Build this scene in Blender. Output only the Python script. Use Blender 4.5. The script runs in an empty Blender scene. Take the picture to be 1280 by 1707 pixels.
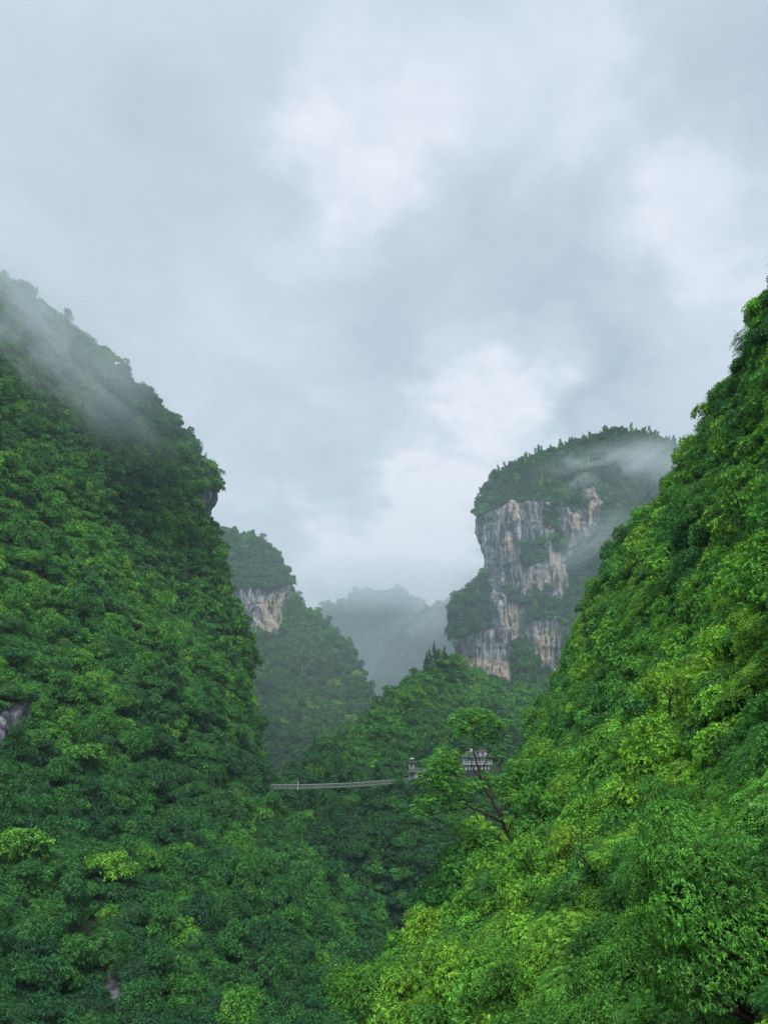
import bpy, math, random
import numpy as np
from mathutils import Vector, Matrix

# ------------------------------------------------------------------ camera, sky, sun, exposure
C = bpy.context.scene.collection
sc = bpy.context.scene
R = math.radians
PITCH = R(15.1)
F = 1284.0
cam_d = bpy.data.cameras.new('camera')
cam = bpy.data.objects.new('camera', cam_d)
C.objects.link(cam)
sc.camera = cam
cam.location = (0, 0, 0)
cam.rotation_euler = (R(90) + PITCH, 0, 0)
cam_d.sensor_fit = 'VERTICAL'
cam_d.sensor_height = 24.0
cam_d.lens = 24.0 * F / 1707.0
cam_d.clip_start = 0.1
cam_d.clip_end = 20000

CP, SP = math.cos(PITCH), math.sin(PITCH)


def raydir(px, py):
    u = (px - 640.0) / F
    v = (853.5 - py) / F
    return np.array([u, CP - SP * v, SP + CP * v])


def at(px, py, D):
    d = raydir(px, py)
    return d * (D / d[1])


def project(P):
    P = np.asarray(P, float)
    x, y, z = P[..., 0], P[..., 1], P[..., 2]
    f = CP * y + SP * z
    u = -SP * y + CP * z
    f = np.where(f < 0.5, 0.5, f)
    return 640 + F * x / f, 853.5 - F * u / f, f


world = bpy.data.worlds.new('World')
sc.world = world
world.use_nodes = True
wn = world.node_tree
wn.nodes.clear()


def nd(tree, typ, **kw):
    n = tree.nodes.new(typ)
    for k, v in kw.items():
        if isinstance(k, str) and hasattr(n, k):
            setattr(n, k, v)
    return n


def mathn(tree, op, a, b=None, clamp=False):
    n = tree.nodes.new('ShaderNodeMath')
    n.operation = op
    n.use_clamp = clamp
    for i, v in enumerate((a, b)):
        if v is None:
            continue
        if isinstance(v, (int, float)):
            n.inputs[i].default_value = v
        else:
            tree.links.new(v, n.inputs[i])
    return n.outputs[0]


def smooth(tree, val, lo, hi, a=0.0, b=1.0, interp='SMOOTHSTEP'):
    n = tree.nodes.new('ShaderNodeMapRange')
    n.interpolation_type = interp
    tree.links.new(val, n.inputs['Value'])
    n.inputs['From Min'].default_value = lo
    n.inputs['From Max'].default_value = hi
    n.inputs['To Min'].default_value = a
    n.inputs['To Max'].default_value = b
    return n.outputs['Result']


def mixc(tree, fac, a, b, blend='MIX'):
    n = tree.nodes.new('ShaderNodeMix')
    n.data_type = 'RGBA'
    n.blend_type = blend
    for name, v in (('Factor', fac), ('A', a), ('B', b)):
        socks = [s for s in n.inputs if s.name == name and (s.type == 'RGBA' if name != 'Factor' else s.type == 'VALUE')]
        s = socks[0]
        if isinstance(v, (int, float)):
            s.default_value = v
        elif isinstance(v, (tuple, list)):
            s.default_value = (*v[:3], 1)
        else:
            tree.links.new(v, s)
    return [s for s in n.outputs if s.type == 'RGBA'][0]


def noise(tree, vec, scale, detail=4, rough=0.5, dist=0.0, out='Fac'):
    n = tree.nodes.new('ShaderNodeTexNoise')
    n.inputs['Scale'].default_value = scale
    n.inputs['Detail'].default_value = detail
    n.inputs['Roughness'].default_value = rough
    n.inputs['Distortion'].default_value = dist
    if vec is not None:
        tree.links.new(vec, n.inputs['Vector'])
    return n.outputs[out]


def vmath(tree, op, a, b=None, scale=None):
    n = tree.nodes.new('ShaderNodeVectorMath')
    n.operation = op
    for i, v in enumerate((a, b)):
        if v is None:
            continue
        if isinstance(v, (tuple, list)):
            n.inputs[i].default_value = v
        else:
            tree.links.new(v, n.inputs[i])
    if scale is not None:
        n.inputs['Scale'].default_value = scale
    return n


SUN_EL, SUN_AZ = 52.0, 176.0      # azimuth from +Y towards +X
sky = wn.nodes.new('ShaderNodeTexSky')
sky.sky_type = 'NISHITA'
sky.sun_disc = False
sky.sun_elevation = R(SUN_EL)
sky.sun_rotation = R(SUN_AZ)
sky.air_density = 1.2
sky.dust_density = 2.0
tc = wn.nodes.new('ShaderNodeTexCoord')
nrm = vmath(wn, 'NORMALIZE', tc.outputs['Generated']).outputs[0]
# cloud deck: the direction is carried on to a flat layer overhead, then broken up by noise
sep = wn.nodes.new('ShaderNodeSeparateXYZ')
wn.links.new(nrm, sep.inputs[0])
zz = mathn(wn, 'ADD', mathn(wn, 'MAXIMUM', sep.outputs['Z'], 0.0), 0.34)
comb = wn.nodes.new('ShaderNodeCombineXYZ')
wn.links.new(mathn(wn, 'DIVIDE', sep.outputs['X'], zz), comb.inputs[0])
wn.links.new(mathn(wn, 'DIVIDE', sep.outputs['Y'], zz), comb.inputs[1])
deck = comb.outputs[0]
warp = noise(wn, deck, 2.6, 7, 0.6, 0, 'Color')
warpc = vmath(wn, 'SUBTRACT', warp, (0.5, 0.5, 0.5)).outputs[0]
wd = vmath(wn, 'SCALE', warpc, scale=0.55).outputs[0]
wdir = vmath(wn, 'NORMALIZE', vmath(wn, 'ADD', nrm, wd).outputs[0]).outputs[0]
cl = noise(wn, deck, 2.0, 5, 0.5, 0.5)
cl2 = noise(wn, deck, 5.5, 8, 0.58, 0.8)
val = mathn(wn, 'ADD', mathn(wn, 'MULTIPLY', mathn(wn, 'SUBTRACT', cl, 0.5), 0.80),
            mathn(wn, 'MULTIPLY', mathn(wn, 'SUBTRACT', cl2, 0.5), 0.50))
CLOUDS = [  # px, py, radius px, amount : thinner bright patches and thicker grey banks of the cloud deck
    (545, 295, 120, 0.20), (650, 250, 150, 0.14), (850, 650, 120, 0.30), (750, 770, 140, 0.24),
    (1110, 520, 150, 0.26), (850, 170, 160, 0.18), (1240, 400, 150, 0.16), (660, 900, 150, 0.22),
    (590, 130, 140, 0.10), (1000, 320, 150, 0.10), (540, 700, 90, 0.14), (640, 960, 190, 0.34), (200, 480, 260, 0.10),
    (960, 560, 170, -0.26), (1040, 640, 140, -0.16), (300, 300, 220, -0.14), (640, 470, 190, -0.16),
    (600, 690, 130, -0.16), (1210, 120, 170, -0.20), (120, 190, 170, -0.08), (760, 330, 110, -0.12),
    (960, 700, 80, -0.08), (100, 330, 160, 0.06), (420, 560, 150, 0.04),
]
for px, py, rad, amt in CLOUDS:
    d = raydir(px, py)
    d = d / np.linalg.norm(d)
    dt = vmath(wn, 'DOT_PRODUCT', wdir, tuple(float(a) for a in d)).outputs['Value']
    a = math.atan(rad / F) * 1.25
    val = mathn(wn, 'ADD', val, smooth(wn, dt, math.cos(a), 1.0, 0.0, amt))
f = smooth(wn, val, -0.46, 0.50, 0, 1, 'LINEAR')
ramp = wn.nodes.new('ShaderNodeValToRGB')
wn.links.new(f, ramp.inputs[0])
cr = ramp.color_ramp
cr.elements[0].position = 0.0
cr.elements[0].color = (0.380, 0.465, 0.550, 1)
cr.elements[1].position = 1.0
cr.elements[1].color = (0.730, 0.755, 0.825, 1)
e = cr.elements.new(0.45)
e.color = (0.490, 0.572, 0.655, 1)
e = cr.elements.new(0.72)
e.color = (0.595, 0.655, 0.735, 1)
STR = 0.1
CLOUD_GAIN = 0.565
cloud = vmath(wn, 'SCALE', ramp.outputs[0], scale=CLOUD_GAIN / STR).outputs[0]
skymix = mixc(wn, 0.97, sky.outputs[0], cloud)
bg = wn.nodes.new('ShaderNodeBackground')
bg.inputs['Strength'].default_value = STR
wn.links.new(skymix, bg.inputs['Color'])
wo = wn.nodes.new('ShaderNodeOutputWorld')
wn.links.new(bg.outputs[0], wo.inputs['Surface'])

sun_d = bpy.data.lights.new('sun', 'SUN')
sun_d.energy = 1.5
sun_d.angle = R(25)
sun_d.color = (1.0, 0.975, 0.94)
sun = bpy.data.objects.new('sun', sun_d)
C.objects.link(sun)
sun.rotation_euler = (R(90 - SUN_EL), 0, R(-SUN_AZ) + math.pi)
sun.rotation_euler = Vector((-math.sin(R(SUN_AZ)) * math.cos(R(SUN_EL)), -math.cos(R(SUN_AZ)) * math.cos(R(SUN_EL)),
                             -math.sin(R(SUN_EL)))).to_track_quat('-Z', 'Y').to_euler()

sc.view_settings.view_transform = 'Standard'
sc.view_settings.look = 'None'
sc.view_settings.exposure = 1.1
sc.view_settings.gamma = 1.0
sc.view_settings.use_curve_mapping = False
sc.render.engine = 'CYCLES'
cy = sc.cycles
cy.use_denoising = True
cy.denoising_prefilter = 'NONE'
cy.max_bounces = 5
cy.diffuse_bounces = 3
cy.glossy_bounces = 1
cy.transmission_bounces = 3
cy.volume_bounces = 2
cy.transparent_max_bounces = 4
cy.volume_step_rate = 1.0
cy.volume_max_steps = 96
cy.sample_clamp_indirect = 6

# ------------------------------------------------------------------ numeric helpers
rng = np.random.default_rng(7)
_tab = np.random.default_rng(11).random(4096)


def vnoise(P, seed=0):
    P = np.asarray(P, float)
    i = np.floor(P).astype(np.int64)
    f_ = P - i
    f_ = f_ * f_ * f_ * (f_ * (f_ * 6 - 15) + 10)
    out = np.zeros(P.shape[:-1])
    for dx in (0, 1):
        wx = f_[..., 0] if dx else 1 - f_[..., 0]
        for dy in (0, 1):
            wy = f_[..., 1] if dy else 1 - f_[..., 1]
            for dz in (0, 1):
                wz = f_[..., 2] if dz else 1 - f_[..., 2]
                h = ((i[..., 0] + dx) * 73856093) ^ ((i[..., 1] + dy) * 19349663) ^ ((i[..., 2] + dz) * 83492791) ^ (seed * 2654435)
                h = (h ^ (h >> 13)) * 1274126177
                h = (h ^ (h >> 16)) & 4095
                out += wx * wy * wz * _tab[h]
    return out * 2 - 1


def fbm(P, oct=4, seed=0, gain=0.5):
    a, s, out = 1.0, 1.0, 0
    tot = 0
    for k in range(oct):
        out = out + a * vnoise(np.asarray(P) * s + k * 17.3, seed + k)
        tot += a
        a *= gain
        s *= 2.03
    return out / tot


def ridged(P, oct=4, seed=0, gain=0.55):
    a, s, out, tot = 1.0, 1.0, 0, 0
    for k in range(oct):
        out = out + a * (1 - np.abs(vnoise(np.asarray(P) * s + k * 9.1, seed + k)) * 2)
        tot += a
        a *= gain
        s *= 2.1
    return out / tot


def catmull(Pts, n):
    """resample a polyline array [K, ..., 3] along axis 0 to n samples"""
    K = len(Pts)
    t = np.linspace(0, K - 1, n)
    i = np.clip(np.floor(t).astype(int), 0, K - 2)
    f_ = (t - i).reshape((-1,) + (1,) * (Pts.ndim - 1))
    g = lambda k: Pts[np.clip(k, 0, K - 1)]
    p0, p1, p2, p3 = g(i - 1), g(i), g(i + 1), g(i + 2)
    # gentler than full Catmull-Rom so the outline stays close to the control points
    m1, m2 = 0.45 * (p2 - p0), 0.45 * (p3 - p1)
    ln = lambda v: np.linalg.norm(v, axis=-1, keepdims=True) + 1e-6
    a_, b_, c_ = ln(p1 - p0), ln(p2 - p1), ln(p3 - p2)
    m1 = m1 * np.minimum(1, 1.1 * np.minimum(a_, b_) / ln(m1))
    m2 = m2 * np.minimum(1, 1.1 * np.minimum(b_, c_) / ln(m2))
    f2, f3 = f_ ** 2, f_ ** 3
    return (2 * f3 - 3 * f2 + 1) * p1 + (f3 - 2 * f2 + f_) * m1 + (-2 * f3 + 3 * f2) * p2 + (f3 - f2) * m2


def in_poly(x, y, poly):
    inside = np.zeros(x.shape, bool)
    n = len(poly)
    for k in range(n):
        x1, y1 = poly[k]
        x2, y2 = poly[(k + 1) % n]
        c = ((y1 > y) != (y2 > y)) & (x < (x2 - x1) * (y - y1) / (y2 - y1 + 1e-9) + x1)
        inside ^= c
    return inside


def new_mesh(name, V, Fc, mats, mat_idx=None, attrs=(), smooth_shade=False):
    """V [n,3], Fc [m,k] int array of same-size faces"""
    me = bpy.data.meshes.new(name)
    V = np.ascontiguousarray(V, np.float32)
    Fc = np.ascontiguousarray(Fc, np.int32)
    m, k = Fc.shape
    me.vertices.add(len(V))
    me.vertices.foreach_set('co', V.ravel())
    me.loops.add(m * k)
    me.loops.foreach_set('vertex_index', Fc.ravel())
    me.polygons.add(m)
    me.polygons.foreach_set('loop_start', np.arange(m, dtype=np.int32) * k)
    for mt in mats:
        me.materials.append(mt)
    if mat_idx is not None:
        me.polygons.foreach_set('material_index', np.ascontiguousarray(mat_idx, np.int32))
    me.polygons.foreach_set('use_smooth', np.full(m, smooth_shade))
    for an, dom, typ, arr in attrs:
        a = me.attributes.new(an, typ, dom)
        a.data.foreach_set('value', np.ascontiguousarray(arr, np.float32).ravel())
    me.update(calc_edges=True)
    return me


def link(name, me, parent=None, loc=None, col=C):
    o = bpy.data.objects.new(name, me)
    col.objects.link(o)
    if parent is not None:
        o.parent = parent
    if loc is not None:
        o.location = loc
    return o


def tag(o, label=None, cat=None, group=None, kind=None):
    if label:
        o['label'] = label
    if cat:
        o['category'] = cat
    if group:
        o['group'] = group
    if kind:
        o['kind'] = kind
    return o


# ------------------------------------------------------------------ materials
def mat(name):
    m = bpy.data.materials.new(name)
    m.use_nodes = True
    m.node_tree.nodes.clear()
    return m, m.node_tree


def finish(m, t, shader, disp=None):
    o = t.nodes.new('ShaderNodeOutputMaterial')
    t.links.new(shader, o.inputs['Surface'])
    return m


def principled(t, color, rough=0.6, spec=0.5, normal=None):
    p = t.nodes.new('ShaderNodeBsdfPrincipled')
    if isinstance(color, (tuple, list)):
        p.inputs['Base Color'].default_value = (*color[:3], 1)
    else:
        t.links.new(color, p.inputs['Base Color'])
    if isinstance(rough, (int, float)):
        p.inputs['Roughness'].default_value = rough
    else:
        t.links.new(rough, p.inputs['Roughness'])
    p.inputs['Specular IOR Level'].default_value = spec
    if normal is not None:
        t.links.new(normal, p.inputs['Normal'])
    return p


def ramp_node(t, fac, stops):
    r = t.nodes.new('ShaderNodeValToRGB')
    t.links.new(fac, r.inputs[0])
    c = r.color_ramp
    c.elements[0].position, c.elements[0].color = stops[0][0], (*stops[0][1], 1)
    c.elements[1].position, c.elements[1].color = stops[-1][0], (*stops[-1][1], 1)
    for p_, col in stops[1:-1]:
        e_ = c.elements.new(p_)
        e_.color = (*col, 1)
    return r.outputs[0]


LEAF_STOPS = [  # species colour, from dark blue-green broadleaf to fresh yellow-green and ochre young growth
    (0.00, (0.016, 0.062, 0.026)),
    (0.22, (0.024, 0.092, 0.028)),
    (0.42, (0.040, 0.138, 0.026)),
    (0.60, (0.066, 0.185, 0.026)),
    (0.78, (0.110, 0.240, 0.026)),
    (0.90, (0.135, 0.235, 0.024)),
    (1.00, (0.165, 0.205, 0.030)),
]


def leaf_material():
    m, t = mat('foliage')
    a = t.nodes.new('ShaderNodeAttribute')
    a.attribute_type = 'INSTANCER'
    a.attribute_name = 'tint'
    b = t.nodes.new('ShaderNodeAttribute')
    b.attribute_type = 'GEOMETRY'
    b.attribute_name = 'leaf_tone'
    tint = mathn(t, 'ADD', a.outputs['Fac'], mathn(t, 'MULTIPLY', mathn(t, 'SUBTRACT', b.outputs['Fac'], 0.5), 0.20), True)
    col = ramp_node(t, tint, LEAF_STOPS)
    # leaf to leaf variation in value
    br = smooth(t, b.outputs['Fac'], 0.05, 0.95, 0.28, 1.75, 'LINEAR')
    sc_ = t.nodes.new('ShaderNodeVectorMath')
    sc_.operation = 'SCALE'
    t.links.new(col, sc_.inputs[0])
    t.links.new(br, sc_.inputs['Scale'])
    colv = mixc(t, 1.0, sc_.outputs[0], (1.74, 1.76, 1.80), 'MULTIPLY')
    p = principled(t, colv, 0.45, 0.25)
    tr = t.nodes.new('ShaderNodeBsdfTranslucent')
    tcol = mixc(t, 1.0, colv, (1.25, 1.25, 0.5), 'MULTIPLY')
    t.links.new(tcol, tr.inputs['Color'])
    mx = t.nodes.new('ShaderNodeMixShader')
    mx.inputs[0].default_value = 0.27
    t.links.new(p.outputs[0], mx.inputs[1])
    t.links.new(tr.outputs[0], mx.inputs[2])
    return finish(m, t, mx.outputs[0])


def bark_material():
    m, t = mat('bark')
    tc_ = t.nodes.new('ShaderNodeTexCoord')
    n = noise(t, tc_.outputs['Object'], 3.0, 5, 0.6)
    col = ramp_node(t, n, [(0.3, (0.022, 0.018, 0.014)), (0.7, (0.075, 0.062, 0.048))])
    bp = t.nodes.new('ShaderNodeBump')
    bp.inputs['Strength'].default_value = 0.5
    t.links.new(n, bp.inputs['Height'])
    return finish(m, t, principled(t, col, 0.85, 0.2, bp.outputs[0]).outputs[0])


def terrain_material():
    """limestone where the 'rock' attribute is 1, dark leaf litter and undergrowth elsewhere"""
    m, t = mat('limestone_and_undergrowth')
    g = t.nodes.new('ShaderNodeNewGeometry')
    pos = g.outputs['Position']
    mp = t.nodes.new('ShaderNodeMapping')
    mp.inputs['Scale'].default_value = (1, 1, 0.06)
    t.links.new(pos, mp.inputs['Vector'])
    streak = noise(t, mp.outputs[0], 0.24, 7, 0.66, 0.6)
    fine = noise(t, mp.outputs[0], 0.85, 4, 0.6, 0.3)
    mp2 = t.nodes.new('ShaderNodeMapping')
    mp2.inputs['Scale'].default_value = (1, 1, 0.35)
    t.links.new(pos, mp2.inputs['Vector'])
    patch = noise(t, mp2.outputs[0], 0.032, 4, 0.55, 0.8)
    patch2 = noise(t, mp2.outputs[0], 0.075, 3, 0.5, 0.5)
    grey = ramp_node(t, streak, [(0.36, (0.02, 0.026, 0.034)), (0.47, (0.055, 0.063, 0.075)), (0.55, (0.15, 0.16, 0.175)), (0.64, (0.42, 0.42, 0.41))])
    tan = ramp_node(t, fine, [(0.32, (0.10, 0.08, 0.06)), (0.47, (0.36, 0.29, 0.21)), (0.66, (0.54, 0.47, 0.38))])
    pm = mathn(t, 'MULTIPLY', smooth(t, patch, 0.54, 0.62), smooth(t, streak, 0.42, 0.52))
    a2 = t.nodes.new('ShaderNodeAttribute')
    a2.attribute_name = 'tan'
    pm = mathn(t, 'MAXIMUM', mathn(t, 'MULTIPLY', pm, 0.4), mathn(t, 'MULTIPLY', a2.outputs['Fac'], smooth(t, streak, 0.42, 0.52, 0, 0.85)))
    rockc = mixc(t, pm, grey, tan)
    moss = smooth(t, patch2, 0.55, 0.68, 0, 0.55)
    rockc = mixc(t, moss, rockc, (0.045, 0.075, 0.04))
    vor = t.nodes.new('ShaderNodeTexVoronoi')
    vor.inputs['Scale'].default_value = 0.9
    t.links.new(pos, vor.inputs['Vector'])
    under = ramp_node(t, noise(t, pos, 0.6, 5, 0.65), [(0.3, (0.008, 0.018, 0.008)), (0.7, (0.03, 0.065, 0.018))])
    a = t.nodes.new('ShaderNodeAttribute')
    a.attribute_name = 'rock'
    fac = smooth(t, mathn(t, 'ADD', a.outputs['Fac'], mathn(t, 'MULTIPLY', mathn(t, 'SUBTRACT', fine, 0.5), 0.8)), 0.35, 0.6)
    col = mixc(t, fac, under, rockc)
    hgt = mathn(t, 'ADD', streak, mathn(t, 'MULTIPLY', fine, 0.6))
    bp = t.nodes.new('ShaderNodeBump')
    bp.inputs['Strength'].default_value = 0.8
    bp.inputs['Distance'].default_value = 2.5
    t.links.new(mathn(t, 'MULTIPLY', hgt, fac), bp.inputs['Height'])
    return finish(m, t, principled(t, col, 0.8, 0.25, bp.outputs[0]).outputs[0])


def plain(name, c1, c2, scale=2.0, rough=0.7, bump=0.2, stretch=(1, 1, 1), spec=0.4):
    m, t = mat(name)
    tc_ = t.nodes.new('ShaderNodeTexCoord')
    mp = t.nodes.new('ShaderNodeMapping')
    mp.inputs['Scale'].default_value = stretch
    t.links.new(tc_.outputs['Object'], mp.inputs['Vector'])
    n = noise(t, mp.outputs[0], scale, 6, 0.65)
    col = ramp_node(t, n, [(0.3, c1), (0.7, c2)])
    bp = t.nodes.new('ShaderNodeBump')
    bp.inputs['Strength'].default_value = bump
    bp.inputs['Distance'].default_value = 0.05
    t.links.new(n, bp.inputs['Height'])
    return finish(m, t, principled(t, col, rough, spec, bp.outputs[0]).outputs[0])


M_LEAF = leaf_material()
M_BARK = bark_material()
M_TERR = terrain_material()

# ------------------------------------------------------------------ terrain
TERR = {}


def patch(name, label, grid, nu, nv, amp=1.0, wl=55.0, mid=0.035, cliffs=(), holes=(), tans=(), bottom=True, seed=0, flute=1.0):
    """grid: list of rows (top to bottom) of world points (across). Lofted, weathered and linked."""
    G = np.array(grid, float)
    if bottom:
        last = G[-1].copy()
        ext = last.copy()
        ext[:, 1] *= 0.86
        ext[:, 0] *= 0.9
        ext[:, 2] = np.minimum(last[:, 2] - 12, np.where(last[:, 1] < 60, -60, GROUND_Z - 4))
        G = np.concatenate([G, ext[None]], 0)
    S = catmull(G, nv)
    S = np.swapaxes(catmull(np.swapaxes(S, 0, 1), nu), 0, 1)
    # normals
    du = np.gradient(S, axis=1)
    dv = np.gradient(S, axis=0)
    N = np.cross(dv, du)
    N /= np.linalg.norm(N, axis=2, keepdims=True) + 1e-9
    px, py, _ = project(S)
    # make normals face the camera side
    facing = (S * N).sum(2)
    if np.median(facing) > 0:
        N = -N
    wob = fbm(S / 9.0, 3, seed + 5) * 9 + fbm(S / 3.0, 2, seed + 8) * 3
    wobx = fbm(S / 8.0, 3, seed + 25) * 9
    rock = np.zeros(px.shape)
    for poly in cliffs:
        rock = np.maximum(rock, in_poly(px + wobx, py + wob, poly).astype(float))
    for poly in holes:
        rock = np.where(in_poly(px + wobx, py + wob, poly), 0.0, rock)
    tan = np.zeros(px.shape)
    for poly in tans:
        tan = np.maximum(tan, in_poly(px + wobx * 0.5, py + wob * 0.6, poly).astype(float))
    for k in range(1):
        r2 = rock.copy()
        r2[1:-1, 1:-1] = (rock[1:-1, 1:-1] * 4 + rock[:-2, 1:-1] + rock[2:, 1:-1] + rock[1:-1, :-2] + rock[1:-1, 2:]) / 8
        rock = r2
    rel = fbm(S / wl, 3, seed) * 0.13 * wl + fbm(S / (wl * 0.22), 3, seed + 3) * mid * wl
    S2 = S + N * (rel * amp)[..., None]
    H = S * np.array([1, 1, 0.12])
    fl = ridged(H / 15.0, 5, seed + 40) * 4.2 + fbm(H / 3.0, 3, seed + 44) * 1.1 + fbm(S / 18.0, 4, seed + 47) * 3.2
    ledge = np.clip(fbm(S * np.array([.4, .4, 1]) / 9.0, 3, seed + 50) * 3, -1, 1) * 0.9
    S2 = S2 + N * ((fl + ledge) * rock * flute)[..., None]
    nv_, nu_ = S2.shape[:2]
    idx = np.arange(nv_ * nu_).reshape(nv_, nu_)
    Fc = np.stack([idx[:-1, :-1], idx[1:, :-1], idx[1:, 1:], idx[:-1, 1:]], -1).reshape(-1, 4)
    me = new_mesh(name, S2.reshape(-1, 3), Fc, [M_TERR], attrs=[('rock', 'POINT', 'FLOAT', rock), ('tan', 'POINT', 'FLOAT', tan)], smooth_shade=True)
    o = link(name, me)
    tag(o, label, None, None, 'structure')
    TERR[name] = (S2, N, rock)
    return o


GROUND_Z = -150.0


def lerp_row(s, r, ks, p=0.5):
    """points from the outline s to the inner edge r; perspective-aware depth blend"""
    out = []
    for k in ks:
        px = s[0] + (r[0] - s[0]) * k
        py = s[1] + (r[1] - s[1]) * k
        D = ((1 - k) * s[2] ** -p + k * r[2] ** -p) ** (-1 / p)
        out.append(at(px, py, D))
    return out


def rows_from(sr, ks, backs, p=0.5, beyond=None):
    """rows of [behind, behind, outline ... inner edge]"""
    g = []
    for s, r in sr:
        S = at(*s)
        row = [S + s[2] * np.array(b) for b in backs]
        row += lerp_row(s, r, ks, p)
        if beyond:
            E = at(*r)
            row += [E + r[2] * np.array(b) for b in beyond]
        g.append(row)
    return g


# --- left mountain
A_sr = [((-174, 334, 330), (-420, 230, 300)), ((-14, 469, 335), (-400, 330, 280)), ((78, 524, 342), (-390, 420, 262)), ((136, 584, 350), (-380, 500, 248)),
        ((236, 669, 368), (-370, 600, 228)), ((331, 774, 385), (-360, 720, 205)), ((352, 826, 388), (-355, 780, 192)),
        ((336, 876, 384), (-350, 830, 182)), ((354, 935, 374), (-345, 900, 172)), ((373, 1010, 360), (-340, 980, 160)), ((402, 1090, 340), (-335, 1060, 148)),
        ((414, 1160, 320), (-330, 1140, 138)), ((422, 1240, 300), (-325, 1230, 128)), ((434, 1340, 278), (-320, 1330, 118)),
        ((490, 1420, 256), (-315, 1420, 110)), ((565, 1480, 236), (-310, 1500, 103)), ((618, 1545, 214), (-305, 1570, 97)),
        ((636, 1590, 200), (-300, 1640, 91)), ((602, 1680, 172), (-295, 1730, 84)), ((550, 1800, 140), (-290, 1850, 76)), ((490, 1950, 112), (-280, 2000, 66))]
A = rows_from(A_sr, (0, .12, .28, .45, .62, .8, 1), ((-.45, .45, .02), (-.09, .13, 0)), 1.0)
patch('left_mountain', 'steep forested mountain wall filling the left side, its top in mist', A, 330, 480, 0.8, 60, 0.075,
      cliffs=[[(-25, 1195), (30, 1165), (62, 1150), (70, 1190), (40, 1240), (-10, 1285), (-30, 1290)],
              [(120, 1555), (150, 1545), (155, 1590), (122, 1585)],
              [(170, 1630), (205, 1600), (222, 1740), (172, 1740)],
              [(325, 822), (360, 820), (362, 870), (352, 885), (330, 868)]], seed=1, flute=0.9)

# --- right near hillside
B_sr = [((1369, 382, 70), (1520, 200, 62)), ((1319, 492, 75), (1480, 370, 55)), ((1270, 577, 84), (1460, 520, 47)),
        ((1246, 657, 92), (1455, 620, 42)), ((1200, 743, 103), (1450, 700, 38)), ((1168, 803, 115), (1450, 760, 35)),
        ((1063, 916, 150), (1450, 860, 30)), ((1010, 998, 168), (1450, 970, 26)), ((964, 1126, 174), (1450, 1090, 22)),
        ((922, 1205, 160), (1450, 1190, 18.5)), ((895, 1300, 132), (1450, 1290, 15.5)), ((845, 1395, 108), (1450, 1380, 13.5)),
        ((795, 1487, 88), (1450, 1480, 12)), ((752, 1550, 75), (1450, 1560, 10.5)), ((712, 1635, 60), (1450, 1640, 9.2)),
        ((680, 1725, 48), (1450, 1740, 8)), ((655, 1820, 38), (1450, 1850, 7)), ((620, 1960, 30), (1450, 2000, 6.2))]
B = rows_from(B_sr, (0, .14, .3, .5, .7, .86, 1), ((.4, .45, -.03), (.09, .13, -.01)), 0.5, ((.3, -.10, .12), (1.2, -.3, .5)))
patch('right_hillside', 'near hillside rising to the right, covered with bright green trees', B, 300, 380, 0.30, 26, 0.10, seed=2)

# --- slope beneath the cliff, carrying the bridge end
Dg = [[(757, 1100, 470), (785, 1140, 495), (850, 1162, 515), (910, 1159, 525), (1010, 1154, 540), (1150, 1154, 550)],
      [(702, 1132, 450), (760, 1149, 465), (840, 1180, 485), (910, 1185, 500), (1010, 1180, 515), (1150, 1180, 520)],
      [(655, 1168, 430), (740, 1180, 438), (820, 1205, 455), (900, 1215, 465), (1010, 1210, 480), (1150, 1210, 480)],
      [(620, 1208, 415), (700, 1215, 415), (800, 1231, 425), (900, 1241, 435), (1010, 1236, 445), (1150, 1236, 445)],
      [(575, 1244, 398), (680, 1248, 392), (780, 1266, 395), (900, 1271, 405), (1010, 1266, 415), (1150, 1266, 415)],
      [(515, 1282, 376), (640, 1288, 366), (760, 1299, 372), (900, 1306, 380), (1010, 1301, 390), (1150, 1301, 390)],
      [(470, 1305, 358), (600, 1310, 348), (700, 1312, 346), (860, 1325, 350), (1010, 1330, 365), (1150, 1330, 365)],
      [(430, 1370, 338), (560, 1370, 330), (680, 1370, 325), (820, 1380, 330), (1010, 1380, 340), (1150, 1380, 340)],
      [(440, 1440, 318), (540, 1430, 308), (660, 1430, 303), (800, 1440, 308), (1010, 1440, 320), (1150, 1440, 320)],
      [(500, 1510, 312), (580, 1500, 306), (680, 1500, 302), (800, 1510, 304), (1010, 1510, 310), (1150, 1510, 310)],
      [(570, 1620, 312), (640, 1600, 306), (710, 1590, 300), (800, 1600, 300), (1010, 1600, 305), (1150, 1600, 305)],
      [(560, 1800, 300), (640, 1780, 296), (710, 1780, 292), (800, 1780, 292), (1010, 1780, 295), (1150, 1780, 295)]]
Dw = []
for row in Dg:
    S = at(*row[0])
    D0 = row[0][2]
    Dw.append([S + D0 * np.array((-.03, .25, -.22)), S + D0 * np.array((-.015, .07, -.045))] + [at(*q) for q in row])
top = Dw[0]
Dw.insert(0, [p_ + np.array((0, 45, -6)) for p_ in top])
patch('middle_slope', 'forested slope in the middle of the gorge running down beneath the cliff and the bridge', Dw, 260, 330, 0.55, 40, 0.07, seed=3)

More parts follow.
